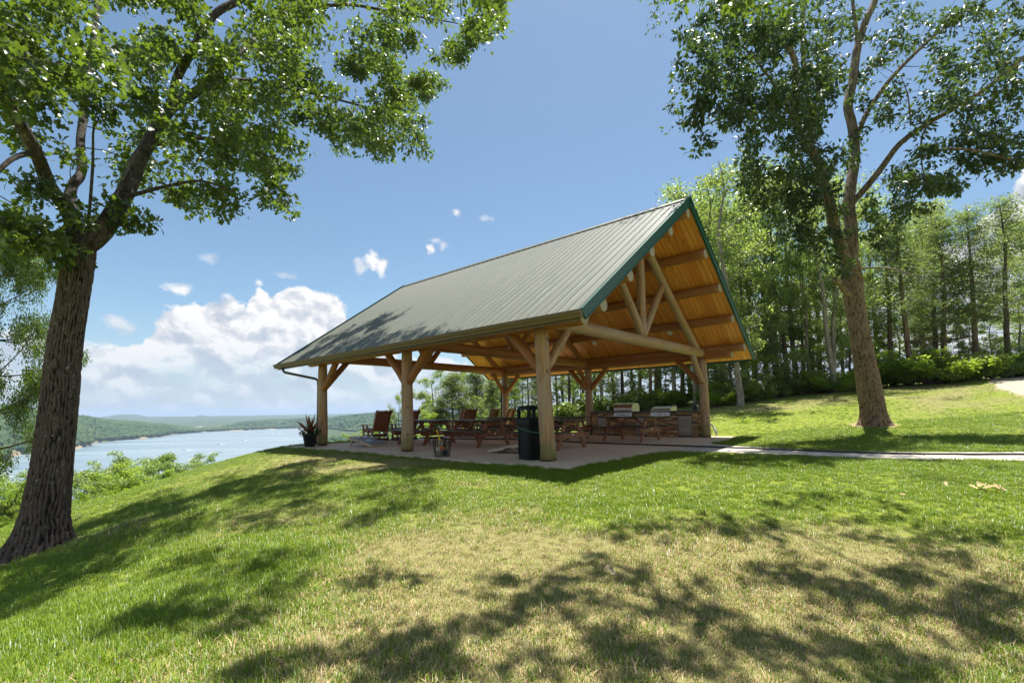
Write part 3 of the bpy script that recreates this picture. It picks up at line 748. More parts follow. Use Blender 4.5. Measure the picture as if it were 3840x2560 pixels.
# bevelled visible edges so that each joint reads
bm_ = mb.mesh('ceiling_board', M['board'])
for sg in (-1, 1):
    for k in range(NB):
        o = link('ceiling_board', bm_, pav); o.matrix_local = slope_matrix(sg, (U0+.02+k*BW) if sg < 0 else (U0+.02+(k+1)*BW), .03, .150+.0022*((k*7) % 3))
    mb = MB(); mb.box((0, RL/2, 0), (U1-U0-.08, RL-.06, .05)); o = mb.build('roof_deck', M['mortar'], pav); o.matrix_local = slope_matrix(sg, (U0+U1)/2, .02, .105)
# rake trim, ridge cap, eave boards, gutters
for sg in (-1, 1):
    for u, e in ((U0, -1), (U1, 1)):
        mb = MB(); mb.box((0, RL/2+.02, -.090), (.034, RL+.03, .170)); mb.box((-e*sg*-1*.05 if False else 0, RL/2+.02, .012), (.06, RL+.03, .03)); mb.box((0, RL/2+.02, -.182), (.055, RL+.0, .022))
        o = mb.build('rake_trim', M['trim'], pav); o.matrix_local = slope_matrix(sg, u+e*.016, .0, .0)
    mb = MB(); mb.box((0, .10, 0), (U1-U0+.05, .20, .006)); o = mb.build('ridge_cap', M['roof'], pav); o.matrix_local = slope_matrix(sg, (U0+U1)/2, 0, -.006)
    ve = RV+sg*(RV+EV)
    mb = MB(); mb.box(lp((U0+U1)/2, ve-sg*.02, HE-.115), (U1-U0-.09, .025, .16)); mb.build('eave_board', M['gutter'] if sg < 0 else M['trim'], pav)
    prof = [(.0, 0), (.0, -.125), (.075, -.125), (.088, -.085), (.118, -.045), (.125, -.004), (.132, -.004), (.132, .006), (.115, .006), (.108, -.04), (.078, -.078), (.068, -.115), (.008, -.115), (.008, 0)]
    mb = MB(); mb.prism(prof, U0-.02, U1+.02, Matrix.Translation(lp(0, ve, HE-.03)) @ Matrix(((0, 1, 0, 0), (-sg, 0, 0, 0), (0, 0, 1, 0), (0, 0, 0, 1))))
    g = mb.build('gutter', M['gutter'], pav)
    for ue in (U0-.022, U1+.022):
        mb = MB(); mb.prism(prof[:8], ue-.003, ue+.003, Matrix.Translation(lp(0, ve, HE-.03)) @ Matrix(((0, 1, 0, 0), (-sg, 0, 0, 0), (0, 0, 1, 0), (0, 0, 0, 1)))); mb.build('gutter_end', M['gutter'], g)
mb = MB(); mb.tube([lp(10.15, -.84, 2.58), lp(10.15, -.84, 2.47), lp(10.10, -.80, 2.40), lp(9.42, -.10, 2.18), lp(9.36, -.04, 2.12), lp(9.35, -.03, 1.9), lp(9.35, -.03, .16)], .042, 10); mb.build('downspout', M['pipe'], pav, True)
pts = [lp(9.35, -.03, .2), lp(9.36, -.06, .11), lp(9.42, -.15, .07), lp(9.60, -.34, .06)]; fine = []
for i in range(3):
    for k in range(8): fine.append(Vector(pts[i]).lerp(pts[i+1], k/8))
mb = MB(); mb.tube(fine, [.058+.008*(k % 2) for k in range(len(fine))], 10); mb.build('drain_hose', M['rubber'], pav, True)
mb = MB(); mb.tube([lp(9.40, W_+EV+.05, 2.6), lp(9.40, W_+EV, 2.45), lp(9.36, W_+.05, 2.2), lp(9.34, W_+.0, 2.1), lp(9.34, W_+.0, .1)], .042, 10); mb.build('downspout', M['pipe'], pav, True)
# lamp discs set in the ceiling of the right slope
for px, py in ((2517, 1256), (2235, 1293), (2114, 1308)):
    r = Vector(ray(px, py)); best = None
    for k in np.linspace(8, 24, 1600):
        p = Vector((0, 0, 1))+r*k; d = p-PO; v = d.dot(PV); g = abs(p.z-(zroof(v)-.165/math.cos(RA)))
        if v > RV and (best is None or g < best[0]): best = (g, d.dot(PU), v)
    s = (best[2]-RV)/math.cos(RA)
    mb = MB(); mb.lathe([(.0, .018), (.075, .018), (.085, .022), (.097, .020), (.097, .0)], 20); o = mb.build('ceiling_light', M['lamp'], pav, True)
    o.matrix_local = slope_matrix(1, best[1], s, .162) @ Matrix.Rotation(math.pi, 4, 'X')

# ------------------------------------------------------------------ picnic tables
def make_table():
    t = thing('picnic_table', 'x', 'picnic table')
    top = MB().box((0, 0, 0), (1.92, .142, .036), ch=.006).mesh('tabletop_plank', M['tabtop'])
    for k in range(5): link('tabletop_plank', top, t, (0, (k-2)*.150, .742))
    seat = MB().box((0, 0, 0), (1.92, .135, .036), ch=.006).mesh('seat_plank', M['tabtop'])
    for sy in (-1, 1):
        for k in (0, 1): link('seat_plank', seat, t, (0, sy*(.60+.145*k), .445))
    for sx in (-1, 1):
        x = sx*.63
        sup = MB(); sup.prism([(-.80, .425), (.80, .425), (.80, .36), (.70, .285), (-.70, .285), (-.80, .36)], -.019, .019, Matrix.Translation((x+sx*.040, 0, 0)) @ Matrix.Rotation(math.pi/2, 4, 'Z'))
        so = sup.build('seat_support', M['tableg'], t)
        mb = MB()
        for yy, zz in ((-.42, .33), (-.36, .32), (.42, .33), (.36, .32), (-.46, .39), (.46, .39)):
            mb.lathe([(.0, .006), (.008, .005), (.011, 0)], 8, (x+sx*.059, yy, zz), M=Matrix.Rotation(sx*math.pi/2, 3, 'Y'))
        mb.build('bolt', M['steel'], so)
        mb = MB(); mb.lathe([(.0, .005), (.02, .005), (.026, 0)], 14, (x+sx*.0592, 0, .362), M=Matrix.Rotation(sx*math.pi/2, 3, 'Y')); mb.build('badge', M['white'], so)
        cl = MB(); cl.prism([(-.36, .724), (.36, .724), (.36, .67), (.31, .635), (-.31, .635), (-.36, .67)], -.019, .019, Matrix.Translation((x+sx*.040, 0, 0)) @ Matrix.Rotation(math.pi/2, 4, 'Z')); cl.build('top_cleat', M['tableg'], t)
        for sy in (-1, 1):
            mb = MB(); mb.prism([(sy*.19, .722), (sy*.31, .722), (sy*.69, 0), (sy*.565, 0)][::sy], -.02, .02, Matrix.Translation((x, 0, 0)) @ Matrix.Rotation(math.pi/2, 4, 'Z')); mb.build('leg', M['tableg'], t)
        a = Vector((x-sx*.02, 0, .35)); b = Vector((sx*.14, 0, .70)); d = (b-a)
        mb = MB(); mb.box((a+b)/2, (.038, .085, d.length), Vector((0, 0, 1)).rotation_difference(d).to_matrix()); mb.build('brace', M['tableg'], t)
    mb = MB().box((0, 0, .70), (.09, .66, .04)); mb.build('middle_cleat', M['tableg'], t)
    return t
T0 = make_table()
tables = [(1.37, 6.23, 0, 'dark topped picnic table standing in front of the stone grill counter'),
          (1.83, 2.63, .02, 'dark topped picnic table just behind the near corner post and black bin'),
          (4.34, 2.40, -.02, 'dark topped picnic table seen whole to the left of the black bin'),
          (6.55, 2.22, .015, 'dark topped picnic table half hidden by the middle post on the lake side'),
          (4.05, 6.28, 0, 'dark topped picnic table at the left end of the stone grill counter'),
          (6.40, 5.95, .02, 'dark topped picnic table between the slatted armchairs and the far tables')]
for k, (u, v, a, lab) in enumerate(tables):
    o = T0 if k == 0 else copy_tree(T0)
    p = pv(u, v, .002); o.location = p; o.rotation_euler = (0, 0, PROT+a); tag(o, lab, 'picnic table', 'picnic tables under the pavilion roof')

# ------------------------------------------------------------------ high-backed armchairs
def make_chair():
    t = thing('armchair', 'x', 'armchair')
    A = R(17); bx = -.20; bz = .36                      # foot of the back, leaning backwards (-x)
    Rb = Matrix.Rotation(-A, 3, 'Y')
    up = Vector((-math.sin(A), 0, math.cos(A))); fw = Vector((math.cos(A), 0, math.sin(A)))
    sl = MB().box((0, 0, 0), (.020, .56, .048), ch=.004).mesh('back_slat', M['chair'])
    for k in range(15):
        s = .03+k*.0505; off = .0
        if k >= 13: off = -.018*(k-12)**1.4
        p = Vector((bx, 0, bz))+up*s+fw*(off+.012)
        link('back_slat', sl, t, p, (0, -A-(0 if k < 13 else .5*(k-12)), 0))
    p = Vector((bx, 0, bz))+up*(.785)+fw*-.075; link('back_slat', sl, t, p, (0, -A-1.35, 0)); p = Vector((bx, 0, bz))+up*.752+fw*-.105; link('back_slat', sl, t, p, (0, -A-2.2, 0))
    for sy in (-1, 1):
        M4 = Matrix.Translation((bx, sy*.297, bz)) @ Matrix.Rotation(-A, 4, 'Y')
        mb = MB(); mb.prism([(-.035, -.13), (.03, -.13), (.012, .2), (.012, .68), (.006, .75), (-.02, .79), (-.06, .805), (-.105, .795), (-.125, .76), (-.115, .72), (-.085, .69), (-.07, .6), (-.055, .2)], -.017, .017, M4); mb.build('back_stile', M['chair'], t)
        mb = MB(); mb.box((.10, sy*.345, .602), (.62, .10, .026), ch=.006); mb.build('arm', M['chair'], t)
        for x0, x1 in ((.34, .25), (.12, .24)):
            a = Vector((x1+.0, sy*.335, .14)) if x0 > .3 else Vector((.02, sy*.335, .14)); b = Vector((x0-.05, sy*.335, .588)) if x0 > .3 else Vector((-.02+.10, sy*.335, .588)); d = b-a
            if x0 <= .3: a, b = Vector((-.02, sy*.335, .14)), Vector((.11, sy*.335, .588)); a, b = Vector((.13-.19, sy*.335, .14)), Vector((.09, sy*.335, .588)); d = b-a
            mb = MB(); mb.box((a+b)/2, (.07, .034, d.length), Vector((0, 0, 1)).rotation_difference(d).to_matrix()); mb.build('arm_support', M['chair'], t)
        mb = MB(); mb.prism([(-.30, .30), (.34, .36), (.40, .40), (.40, .44), (.34, .455), (.0, .40), (-.26, .37)], -.016, .016, Matrix.Translation((0, sy*.300, 0))); mb.build('seat_rail', M['chair'], t)
        mb = MB(); mb.box((.02, sy*.335, .055), (.66, .045, .075), ch=.006); mb.build('runner', M['chaird'], t)
        for x in (-.22, .26):
            mb = MB(); mb.box((x, sy*.335, .125), (.07, .04, .12)); mb.build('leg', M['chaird'], t)
        mb = MB(); mb.box((-.03, sy*.30, .24), (.50, .03, .05)); mb.build('glide_bar', M['chaird'], t)
    ss = MB().box((0, 0, 0), (.052, .57, .020), ch=.004).mesh('seat_slat', M['chair'])
    for k in range(9):
        x = -.16+k*.062; z = .405+.055*max(0, (k-3)/5)-.01*math.sin(k/8*math.pi)
        link('seat_slat', ss, t, (x, 0, z), (0, -.08, 0))
    for x in (-.25, .28):
        mb = MB(); mb.box((x, 0, .10), (.04, .64, .06)); mb.build('stretcher', M['chaird'], t)
    mb = MB(); mb.box((-.24, 0, .23), (.03, .60, .10)); mb.build('back_rail', M['chaird'], t)
    return t
C0 = make_chair()
chairs = [(8.86, 1.98, .05, 'chestnut slatted armchair behind the tilted game board, leftmost of the armchairs'),
          (8.40, 2.86, .0, 'chestnut slatted armchair partly hidden by the middle lake side post'),
          (8.05, 5.42, -.05, 'nearest chestnut armchair back in the cluster of four, overlapping another'),
          (9.0, 6.1, .02, 'chestnut armchair peeping out behind the left of the overlapping pair'),
          (8.6, 7.3, .28, 'chestnut armchair with a lighter back, third from the left in the cluster of four'),
          (8.3, 8.05, .32, 'chestnut armchair in front of the far downspout post, beside the black bin')]
for k, (u, v, a, lab) in enumerate(chairs):
    o = C0 if k == 0 else copy_tree(C0)
    o.location = pv(u+.22, v, .003); o.rotation_euler = (0, 0, PROT+a); tag(o, lab, 'armchair', 'slatted armchairs facing the lake')

# ------------------------------------------------------------------ litter bin and its cable
def rrect(w, d, r, n=5):
    P = []
    for cx, cy, a0 in ((w/2-r, d/2-r, 0), (-w/2+r, d/2-r, 90), (-w/2+r, -d/2+r, 180), (w/2-r, -d/2+r, 270)):
        for k in range(n+1): a = R(a0+90*k/n); P.append((cx+r*math.cos(a), cy+r*math.sin(a)))
    return P
def loft(mb, rings, mi=0, cap=(True, True)):
    b = len(mb.v); n = len(rings[0])
    for r in rings: mb.v += [tuple(p) for p in r]
    for i in range(len(rings)-1):
        for k in range(n): k2 = (k+1) % n; mb.face((b+i*n+k, b+i*n+k2, b+(i+1)*n+k2, b+(i+1)*n+k), mi)
    if cap[0]: mb.face([b+k for k in reversed(range(n))], mi)
    if cap[1]: mb.face([b+(len(rings)-1)*n+k for k in range(n)], mi)
    return mb
rect3 = lambda w, d, r, z: [(x, y, z) for x, y in rrect(w, d, r)]
CANP = pv(.47, .135, .001); CANR = PROT-R(17)+math.pi
can = thing('litter_bin', 'tall black plastic litter bin with an open hood against the near corner post', 'litter bin', CANP, CANR)
mb = MB(); loft(mb, [rect3(.41, .41, .03, 0), rect3(.42, .42, .03, .015), rect3(.44, .44, .03, .70)]); mb.build('body', M['can'], can)
for k in range(4):
    Mk = Matrix.Rotation(k*math.pi/2, 4, 'Z')
    mb = MB()
    for c, s in (((0, -.222, .655), (.36, .02, .06)), ((0, -.212, .07), (.36, .02, .10)), ((-.168, -.217, .37), (.04, .02, .52)), ((.168, -.217, .37), (.04, .02, .52))):
        mb.box(c, s, ch=.006)
    for i, v in enumerate(mb.v): mb.v[i] = tuple(Mk @ Vector(v))
    mb.build('panel_frame', M['can'], can)
hood = MB(); loft(hood, [rect3(.455, .455, .03, .695), rect3(.46, .46, .03, .71), rect3(.46, .46, .03, .83), rect3(.44, .44, .03, .845)]); hd = hood.build('hood', M['can'], can)
for sx in (-1, 1):
    for sy in (-1, 1):
        mb = MB(); loft(mb, [[(x*1+sx*.190, y+sy*.190, z) for x, y in rrect(.07, .07, .02, 3)] for z in (.83, 1.03)]); mb.build('hood_post', M['can'], can)
mb = MB(); loft(mb, [rect3(.455, .455, .06, 1.01), rect3(.46, .46, .06, 1.03), rect3(.45, .45, .07, 1.07), rect3(.40, .40, .08, 1.095), rect3(.30, .30, .09, 1.107)]); mb.build('hood_top', M['can'], can)
for k in range(4):
    Mk = Matrix.Rotation(k*math.pi/2, 4, 'Z'); mb = MB()
    mb.box((0, -.229, .725), (.36, .012, .02), ch=.003); mb.box((0, -.229, .815), (.36, .012, .02), ch=.003)
    for i, v in enumerate(mb.v): mb.v[i] = tuple(Mk @ Vector(v))
    mb.build('hood_rim', M['can'], can)
P0 = pv(0.02, 0.02)
pts = []
for k in range(25):
    a = math.pi*1.12+k/24*math.pi*1.35; a += 0
    pts.append(Vector((P0.x+.176*math.cos(a), P0.y+.176*math.sin(a), .565-.01*math.sin(k))))
cw = can.matrix_world
def canw(x, y, z): c, s = math.cos(CANR), math.sin(CANR); return Vector((CANP.x+c*x-s*y, CANP.y+s*x+c*y, z))
fl = min([canw(sx*.235, sy*.235, .66) for sx in (-1, 1) for sy in (-1, 1)], key=lambda p: p.x)
fr_ = min([canw(sx*.242, sy*.242, .60) for sx in (-1, 1) for sy in (-1, 1)], key=lambda p: p.y)
path = [fl+Vector((0, -.004, .03)), (fl*.65+fr_*.35)+Vector((-.004, -.012, .0)), fr_+Vector((-.004, -.01, -.005)), (fr_+pts[0])/2+Vector((0, -.01, -.015))]+pts
mb = MB(); mb.tube(path, .006, 6); tag(mb.build('cable', M['greenwire'], None, True), 'thin green cable tying the black bin to the near corner post', 'cable')

# ------------------------------------------------------------------ bean-bag game boards
def game_board(label, loc, rot):
    t = thing('game_board', label, 'game board', loc, rot, 'bean bag game boards on the patio')
    W, L, th, z0, z1 = .60, 1.18, .088, .0, .30
    A = math.atan2(z1-.09, L)
    Mr = Matrix.Rotation(-A, 4, 'Y')
    mb = MB()
    N = 40; hole = [(.92+.076*math.cos(2*math.pi*k/N), .076*math.sin(2*math.pi*k/N)) for k in range(N)]
    outer = []
    for k in range(N):
        a = 2*math.pi*k/N; dx, dy = math.cos(a), math.sin(a); tx = ((L-.92) if dx > 0 else .92)/max(abs(dx), 1e-6); ty = (W/2)/max(abs(dy), 1e-6); q = min(tx, ty); outer.append((.92+dx*q, dy*q))
    for cx, cy in ((0, -W/2), (0, W/2), (L, -W/2), (L, W/2)):
        k = min(range(N), key=lambda i: (outer[i][0]-cx)**2+(outer[i][1]-cy)**2); outer[k] = (cx, cy)
    b = 0
    for z in (th, th-.014):
        for P in (hole, outer): mb.v += [tuple(Mr @ Vector((x, y, z))) for x, y in P]
    for k in range(N):
        j = (k+1) % N
        mb.face((k, N+k, N+j, j)); mb.face((2*N+j, 3*N+j, 3*N+k, 2*N+k)); mb.face((k, j, 2*N+j, 2*N+k)); mb.face((N+j, N+k, 3*N+k, 3*N+j))
    top = mb.build('deck', M['boardtop'], t)
    for nm, m, prof in (('arc_print', 'boardwhite', [(.60+.40*math.cos(a)*.95, .30*math.sin(a)) for a in np.linspace(-1.57, 1.57, 20)]), ('oval_print', 'boardgreen', [(.50+.10*math.cos(a), .17*math.sin(a)) for a in np.linspace(0, 6.283, 25)[:-1]])):
        mb = MB()
        if nm == 'arc_print':
            prof = [(L-.004, -W/2+.006)]+[(1.12-.30*math.sin(q*math.pi)**.8, -W/2+.006+q*(W-.012)) for q in np.linspace(0, 1, 22)]+[(L-.004, W/2-.006)]
            ring = [(x, y) for x, y in prof]
            n = len(ring); mb.v = [tuple(Mr @ Vector((max(x, 1.0 if abs(y) < .09 else x), y, th+.0025))) for x, y in ring]; mb.face(range(n))
        else:
            mb.v = [tuple(Mr @ Vector((x, y, th+.0025))) for x, y in prof]; mb.face(range(len(prof)))
        mb.build(nm, M[m], top)
    for sy in (-1, 1):
        mb = MB(); mb.prism([(0, 0), (L*.42, 0), (L*.42, .03), (L*.58, .03), (L*.58, 0), (L, 0), (L, th-.016), (0, th-.016)], -.011, .011, Mr @ Matrix.Translation((0, sy*(W/2-.012), 0))); mb.build('side_board', M['boardwood'], t)
        a = Mr @ Vector((L-.08, 0, .05)); mb = MB(); q0 = Vector((a.x, sy*(W/2-.04), a.z)); q1 = Vector((a.x+.05, sy*(W/2-.04), .0)); d = q1-q0
        mb.box((q0+q1)/2, (.075, .03, d.length), Vector((0, 0, 1)).rotation_difference(d).to_matrix()); mb.build('leg', M['boardwood'], t)
    for x in (.011, L-.011):
        mb = MB(); mb.box(Mr @ Vector((x, 0, (th-.016)/2)), (.02, W-.05, th-.018), Mr.to_3x3()); mb.build('end_board', M['boardwood'], t)
    mb = MB(); q = Mr @ Vector((L-.06, 0, -.09)); mb.box((q.x, 0, .11), (.025, W-.12, .06)); mb.build('leg_brace', M['boardwood'], t)
    return t
game_board('grey topped game board with a white curve, tilted before the leftmost armchair', pv(6.86, .65, .003), PROT+.03)
game_board('tilted wooden game board seen edge on beside the black bin', pv(2.36, 1.02, .003), PROT+math.pi+.12)

# ------------------------------------------------------------------ wire basket and toys
BP = pv(2.66, -.43, .002)
bas = thing('wire_basket', 'round dark wire basket of toys beside the middle lake side post', 'basket', BP, .3)
mb = MB(); H = .36; r0, r1 = .168, .222
for k in range(20):
    a = 2*math.pi*k/20; mb.tube([(r0*math.cos(a), r0*math.sin(a), .008), (r1*math.cos(a), r1*math.sin(a), H)], .0042 if k % 4 else .006, 5)
mb.build('upright_wire', M['wire'], bas)
for k in range(15):
    f = k/14; r = r0+(r1-r0)*f; mb = MB(); mb.tube([(r*math.cos(a), r*math.sin(a), .008+f*(H-.008)) for a in np.linspace(0, 2*math.pi, 33)], .007 if k in (0, 14) else .0026, 5, caps=(False, False)); mb.build('hoop_wire', M['wire'], bas)
mb = MB()
for k in range(-3, 4):
    h = math.sqrt(max(0, r0**2-(k*.045)**2)); mb.tube([(k*.045, -h, .008), (k*.045, h, .008)], .003, 5)
mb.build('base_wire', M['wire'], bas)
def toy_racket(name, label, m, base, tip, head, yaw):
    t = thing(name, label, 'racket', BP)
    a, b = Vector(base), Vector(tip); d = (b-a).normalized(); s = d.cross(Vector((math.sin(yaw), math.cos(yaw), 0))).normalized(); n = d.cross(s)
    mb = MB(); mb.tube([b, b-d*.02, b-d*.14], [.016, .018, .013], 8); mb.build('handle', M[m], t, True)
    q = b-d*.14; mb = MB(); mb.prism([(-.013, 0), (.013, 0), (.048, -.09), (.036, -.10), (0, -.05), (-.036, -.10), (-.048, -.09)], -.006, .006, Matrix.Translation(q) @ Matrix((s, n, d)).transposed().to_4x4()); mb.build('throat', M[m], t)
    c = q-d*(.085+head*1.15); mb = MB(); mb.tube([c+s*head*math.cos(x)+d*head*1.2*math.sin(x) for x in np.linspace(0, 6.283, 25)], .007, 6, caps=(False, False)); hf = mb.build('head_frame', M[m], t, True)
    mb = MB()
    for k in range(-3, 4):
        w = k/4*head; h = math.sqrt(head*head-w*w); mb.tube([c+s*w-d*h*1.2, c+s*w+d*h*1.2], .0015, 4); mb.tube([c+d*w*1.2-s*h, c+d*w*1.2+s*h], .0015, 4)
    mb.build('strings', M['white'], hf)
toy_racket('racket', 'yellow plastic racket sticking out of the wire basket', 'yellow', (.02, .0, .05), (-.11, -.02, .60), .085, .9)
toy_racket('racket', 'black handled racket standing in the wire basket', 'black', (.02, .05, .03), (.075, .03, .43), .075, .4)
for nm, m, p, r, lab in (('ball', 'orange', (.02, -.07, .19), .052, 'orange ball lying in the wire basket'), ('ball', 'white', (-.08, -.05, .16), .06, 'white ball lying in the wire basket'), ('ball', 'black', (.06, .03, .08), .065, 'dark ball at the bottom of the wire basket')):
    bm = bmesh.new(); bmesh.ops.create_icosphere(bm, subdivisions=3, radius=r); mb = MB().addbm(bm); tag(mb.build(nm, M[m], None, True, BP+Vector(p)), lab, 'ball')
mb = MB(); mb.tube([(.13*math.cos(a)*(1+.2*math.sin(3*a)), .10*math.sin(a), .22+.05*math.sin(2*a)) for a in np.linspace(0, 12, 50)], .006, 6); tag(mb.build('toy_rope', M['yellow'], None, True, BP), 'loops of thin yellow rope inside the wire basket', 'rope')

# ------------------------------------------------------------------ planter
PP = pv(8.92, -.50, .002)
pl = thing('flower_planter', 'black tapered pot of pink flowers and red strap leaves by the far left post', 'planter', PP)
mb = MB(); mb.lathe([(.0, .0), (.15, .0), (.155, .01), (.215, .36), (.225, .36), (.23, .40), (.212, .40), (.20, .36), (.0, .355)], 28); mb.build('pot', M['pot'], pl, True)
mb = MB(); mb.lathe([(.0, .37), (.2, .365)], 20); mb.build('soil', M['soil'], pl)
for k in range(15):
    an = random.random()*6.28; el_ = random.uniform(.75, 1.5); Ln = random.uniform(.5, .78); w = random.uniform(.04, .06)
    d = Vector((math.cos(an)*math.cos(el_), math.sin(an)*math.cos(el_), math.sin(el_))); s = d.cross(Vector((0, 0, 1))).normalized(); mb = MB(); N = 7
    for i in range(N+1):
        f = i/N; c = Vector((0, 0, .36))+d*Ln*f+Vector((0, 0, -.16*f*f*math.cos(el_))); ww = w*math.sin(math.pi*min(1, .12+f*.88))**.8
        mb.v += [tuple(c-s*ww), tuple(c+Vector((0, 0, -.008))), tuple(c+s*ww)]
    for i in range(N):
        for q in (0, 1): mb.face((i*3+q, i*3+q+1, i*3+3+q+1, i*3+3+q))
    me = mb.mesh('strap_leaf', M['redleaf'], True); a_ = me.attributes.new('tint', 'FLOAT', 'POINT'); a_.data.foreach_set('value', [random.random()]*len(me.vertices)); link('strap_leaf', me, pl)
rgp = np.random.default_rng(12); n_ = 420; q_ = rgp.normal(size=(n_, 3)); q_ /= np.linalg.norm(q_, axis=1)[:, None]; Pq = q_*np.array([.30, .30, .15])*(rgp.random(n_)**.4)[:, None]+np.array([0, 0, .47]); Pq[:, 2] = np.maximum(Pq[:, 2], .38-.25*np.maximum(0, np.hypot(Pq[:, 0], Pq[:, 1])-.2))
POTLEAF = (Pq, q_, rgp)
for k in range(34):
    an = random.random()*6.28; rr_ = random.uniform(.16, .37); p = Vector((rr_*math.cos(an), rr_*math.sin(an), .54+random.uniform(-.04, .12)-max(0, rr_-.2)*.7)); mb = MB()
    for q in range(5):
        a = q*1.2566+k; c = Vector((math.cos(a), math.sin(a), .3)); s = Vector((-math.sin(a), math.cos(a), 0)); b = len(mb.v)
        mb.v += [tuple(p), tuple(p+c*.038-s*.024), tuple(p+c*.056), tuple(p+c*.038+s*.024)]; mb.face((b, b+1, b+2, b+3))
    mb.build('flower', M['pink'], pl)

# ------------------------------------------------------------------ stone grill counter
def onv(px, py, v):
    r = Vector(ray(px, py)); o = Vector((0, 0, 1)); k = (v-(o-PO).dot(PV))/r.dot(PV); p = o+r*k; return (p-PO).dot(PU), p.z
CU0, CU1, CV0, CV1, CH = .20, 4.34, 8.70, 9.50, .865
ctr = thing('grill_counter', 'long ledge stone counter with dark top between the two right hand posts', 'counter', PO, PROT)
def clear(u0, u1, z0, z1, rects): return [r for r in rects if not (u1 <= r[0] or u0 >= r[1] or z1 <= r[2] or z0 >= r[3])]
def rect_px(x0, y0, x1, y1):
    u1, z1 = onv(x0, y0, CV0); u0, z0 = onv(x1, y1, CV0); return [u0, u1, max(.03, z0), z1]
D1 = rect_px(2241, 1566, 2283, 1629); D2 = rect_px(2385, 1563, 2428, 1632); D3 = rect_px(2541, 1561, 2596, 1635)
for d in (D1, D2, D3): d[2], d[3] = .045, .70
D3[3] = .735
G1 = rect_px(2303, 1545, 2371, 1562); G2 = rect_px(2440, 1543, 2514, 1558)
G1[2:], G2[2:] = [.71, CH+.02], [.72, CH+.02]
holes = [D1, D2, D3, G1, G2]
mb = MB(); mb.box(lp((CU0+CU1)/2, (CV0+CV1)/2+.03, CH/2), (CU1-CU0-.06, CV1-CV0-.08, CH)); mb.build('core', M['mortar'], ctr)
protos = []
for k in range(6):
    bm = bmesh.new(); bmesh.ops.create_cube(bm, size=1.); bmesh.ops.subdivide_edges(bm, edges=[e for e in bm.edges if abs((e.verts[0].co-e.verts[1].co).x) > .5], cuts=2)
    for v in bm.verts: v.co += Vector((random.uniform(-.03, .03), random.uniform(-.12, .12), random.uniform(-.09, .09)))
    me = bpy.data.meshes.new('stone'); bm.to_mesh(me); bm.free(); me.materials.append(M['stone']); protos.append(me)
z = .012; nst = 0
while z < CH-.03:
    h = random.uniform(.042, .068); h = min(h, CH-.008-z); u = CU0+random.uniform(-.01, .0)
    while u < CU1-.05 and nst < 262:
        w = random.uniform(.16, .42); e = min(u+w, CU1); bl = clear(u, e, z+.006, z+h-.006, holes)
        if bl:
            b = min(bl, key=lambda r: r[0])
            if b[0]-u < .03: u = b[1]+.004; continue
            e = b[0]-.003
        o = link('stone', random.choice(protos), ctr, lp((u+e)/2, CV0+.03+random.uniform(-.012, .012), z+h/2)); o.scale = (e-u-.007, .075, h-.006); nst += 1; u = e
    v = CV0+.045
    while v < CV1-.06 and nst < 298:
        w = random.uniform(.25, .45); e = min(v+w, CV1)
        o = link('stone', random.choice(protos), ctr, lp(CU0+.02+random.uniform(-.01, .01), (v+e)/2, z+h/2)); o.rotation_euler = (0, 0, math.pi/2); o.scale = (e-v-.007, .075, h-.006); nst += 1; v = e
    z += h
for u0, u1 in ((CU0-.05, G2[0]-.01), (G2[1]+.01, G1[0]-.01), (G1[1]+.01, CU1+.03)):
    mb = MB(); mb.box(lp((u0+u1)/2, (CV0+CV1)/2, CH+.018), (u1-u0, CV1-CV0+.10, .04), ch=.008); mb.build('countertop', M['count'], ctr)
for u0, u1 in ((G2[0]-.01, G2[1]+.01), (G1[0]-.01, G1[1]+.01)):
    mb = MB(); mb.box(lp((u0+u1)/2, CV1-.06, CH+.018), (u1-u0, .20, .04), ch=.008); mb.build('countertop', M['count'], ctr)
for k, D in enumerate((D1, D2, D3)):
    u0, u1, z0, z1 = D; c = lp((u0+u1)/2, CV0+.012, (z0+z1)/2); w, h = u1-u0-.008, z1-z0
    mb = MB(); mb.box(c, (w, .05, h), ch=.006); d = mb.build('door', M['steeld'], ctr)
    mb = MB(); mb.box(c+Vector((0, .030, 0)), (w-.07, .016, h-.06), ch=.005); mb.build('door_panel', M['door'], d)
    mb = MB(); hz = z1-.085; mb.tube([lp((u0+u1)/2+.10, CV0-.03, hz), lp((u0+u1)/2+.09, CV0-.055, hz), lp((u0+u1)/2-.09, CV0-.055, hz), lp((u0+u1)/2-.10, CV0-.03, hz)], .009, 7); mb.build('handle', M['steel'], d, True)
    if k == 2:
        mb = MB()
        for i in range(4):
            for j in range(5): mb.box(lp((u0+u1)/2-.12+i*.08, CV0-.0275, z0+.14+j*.032), (.042, .004, .010))
        mb.build('vent_slots', M['white'], d)
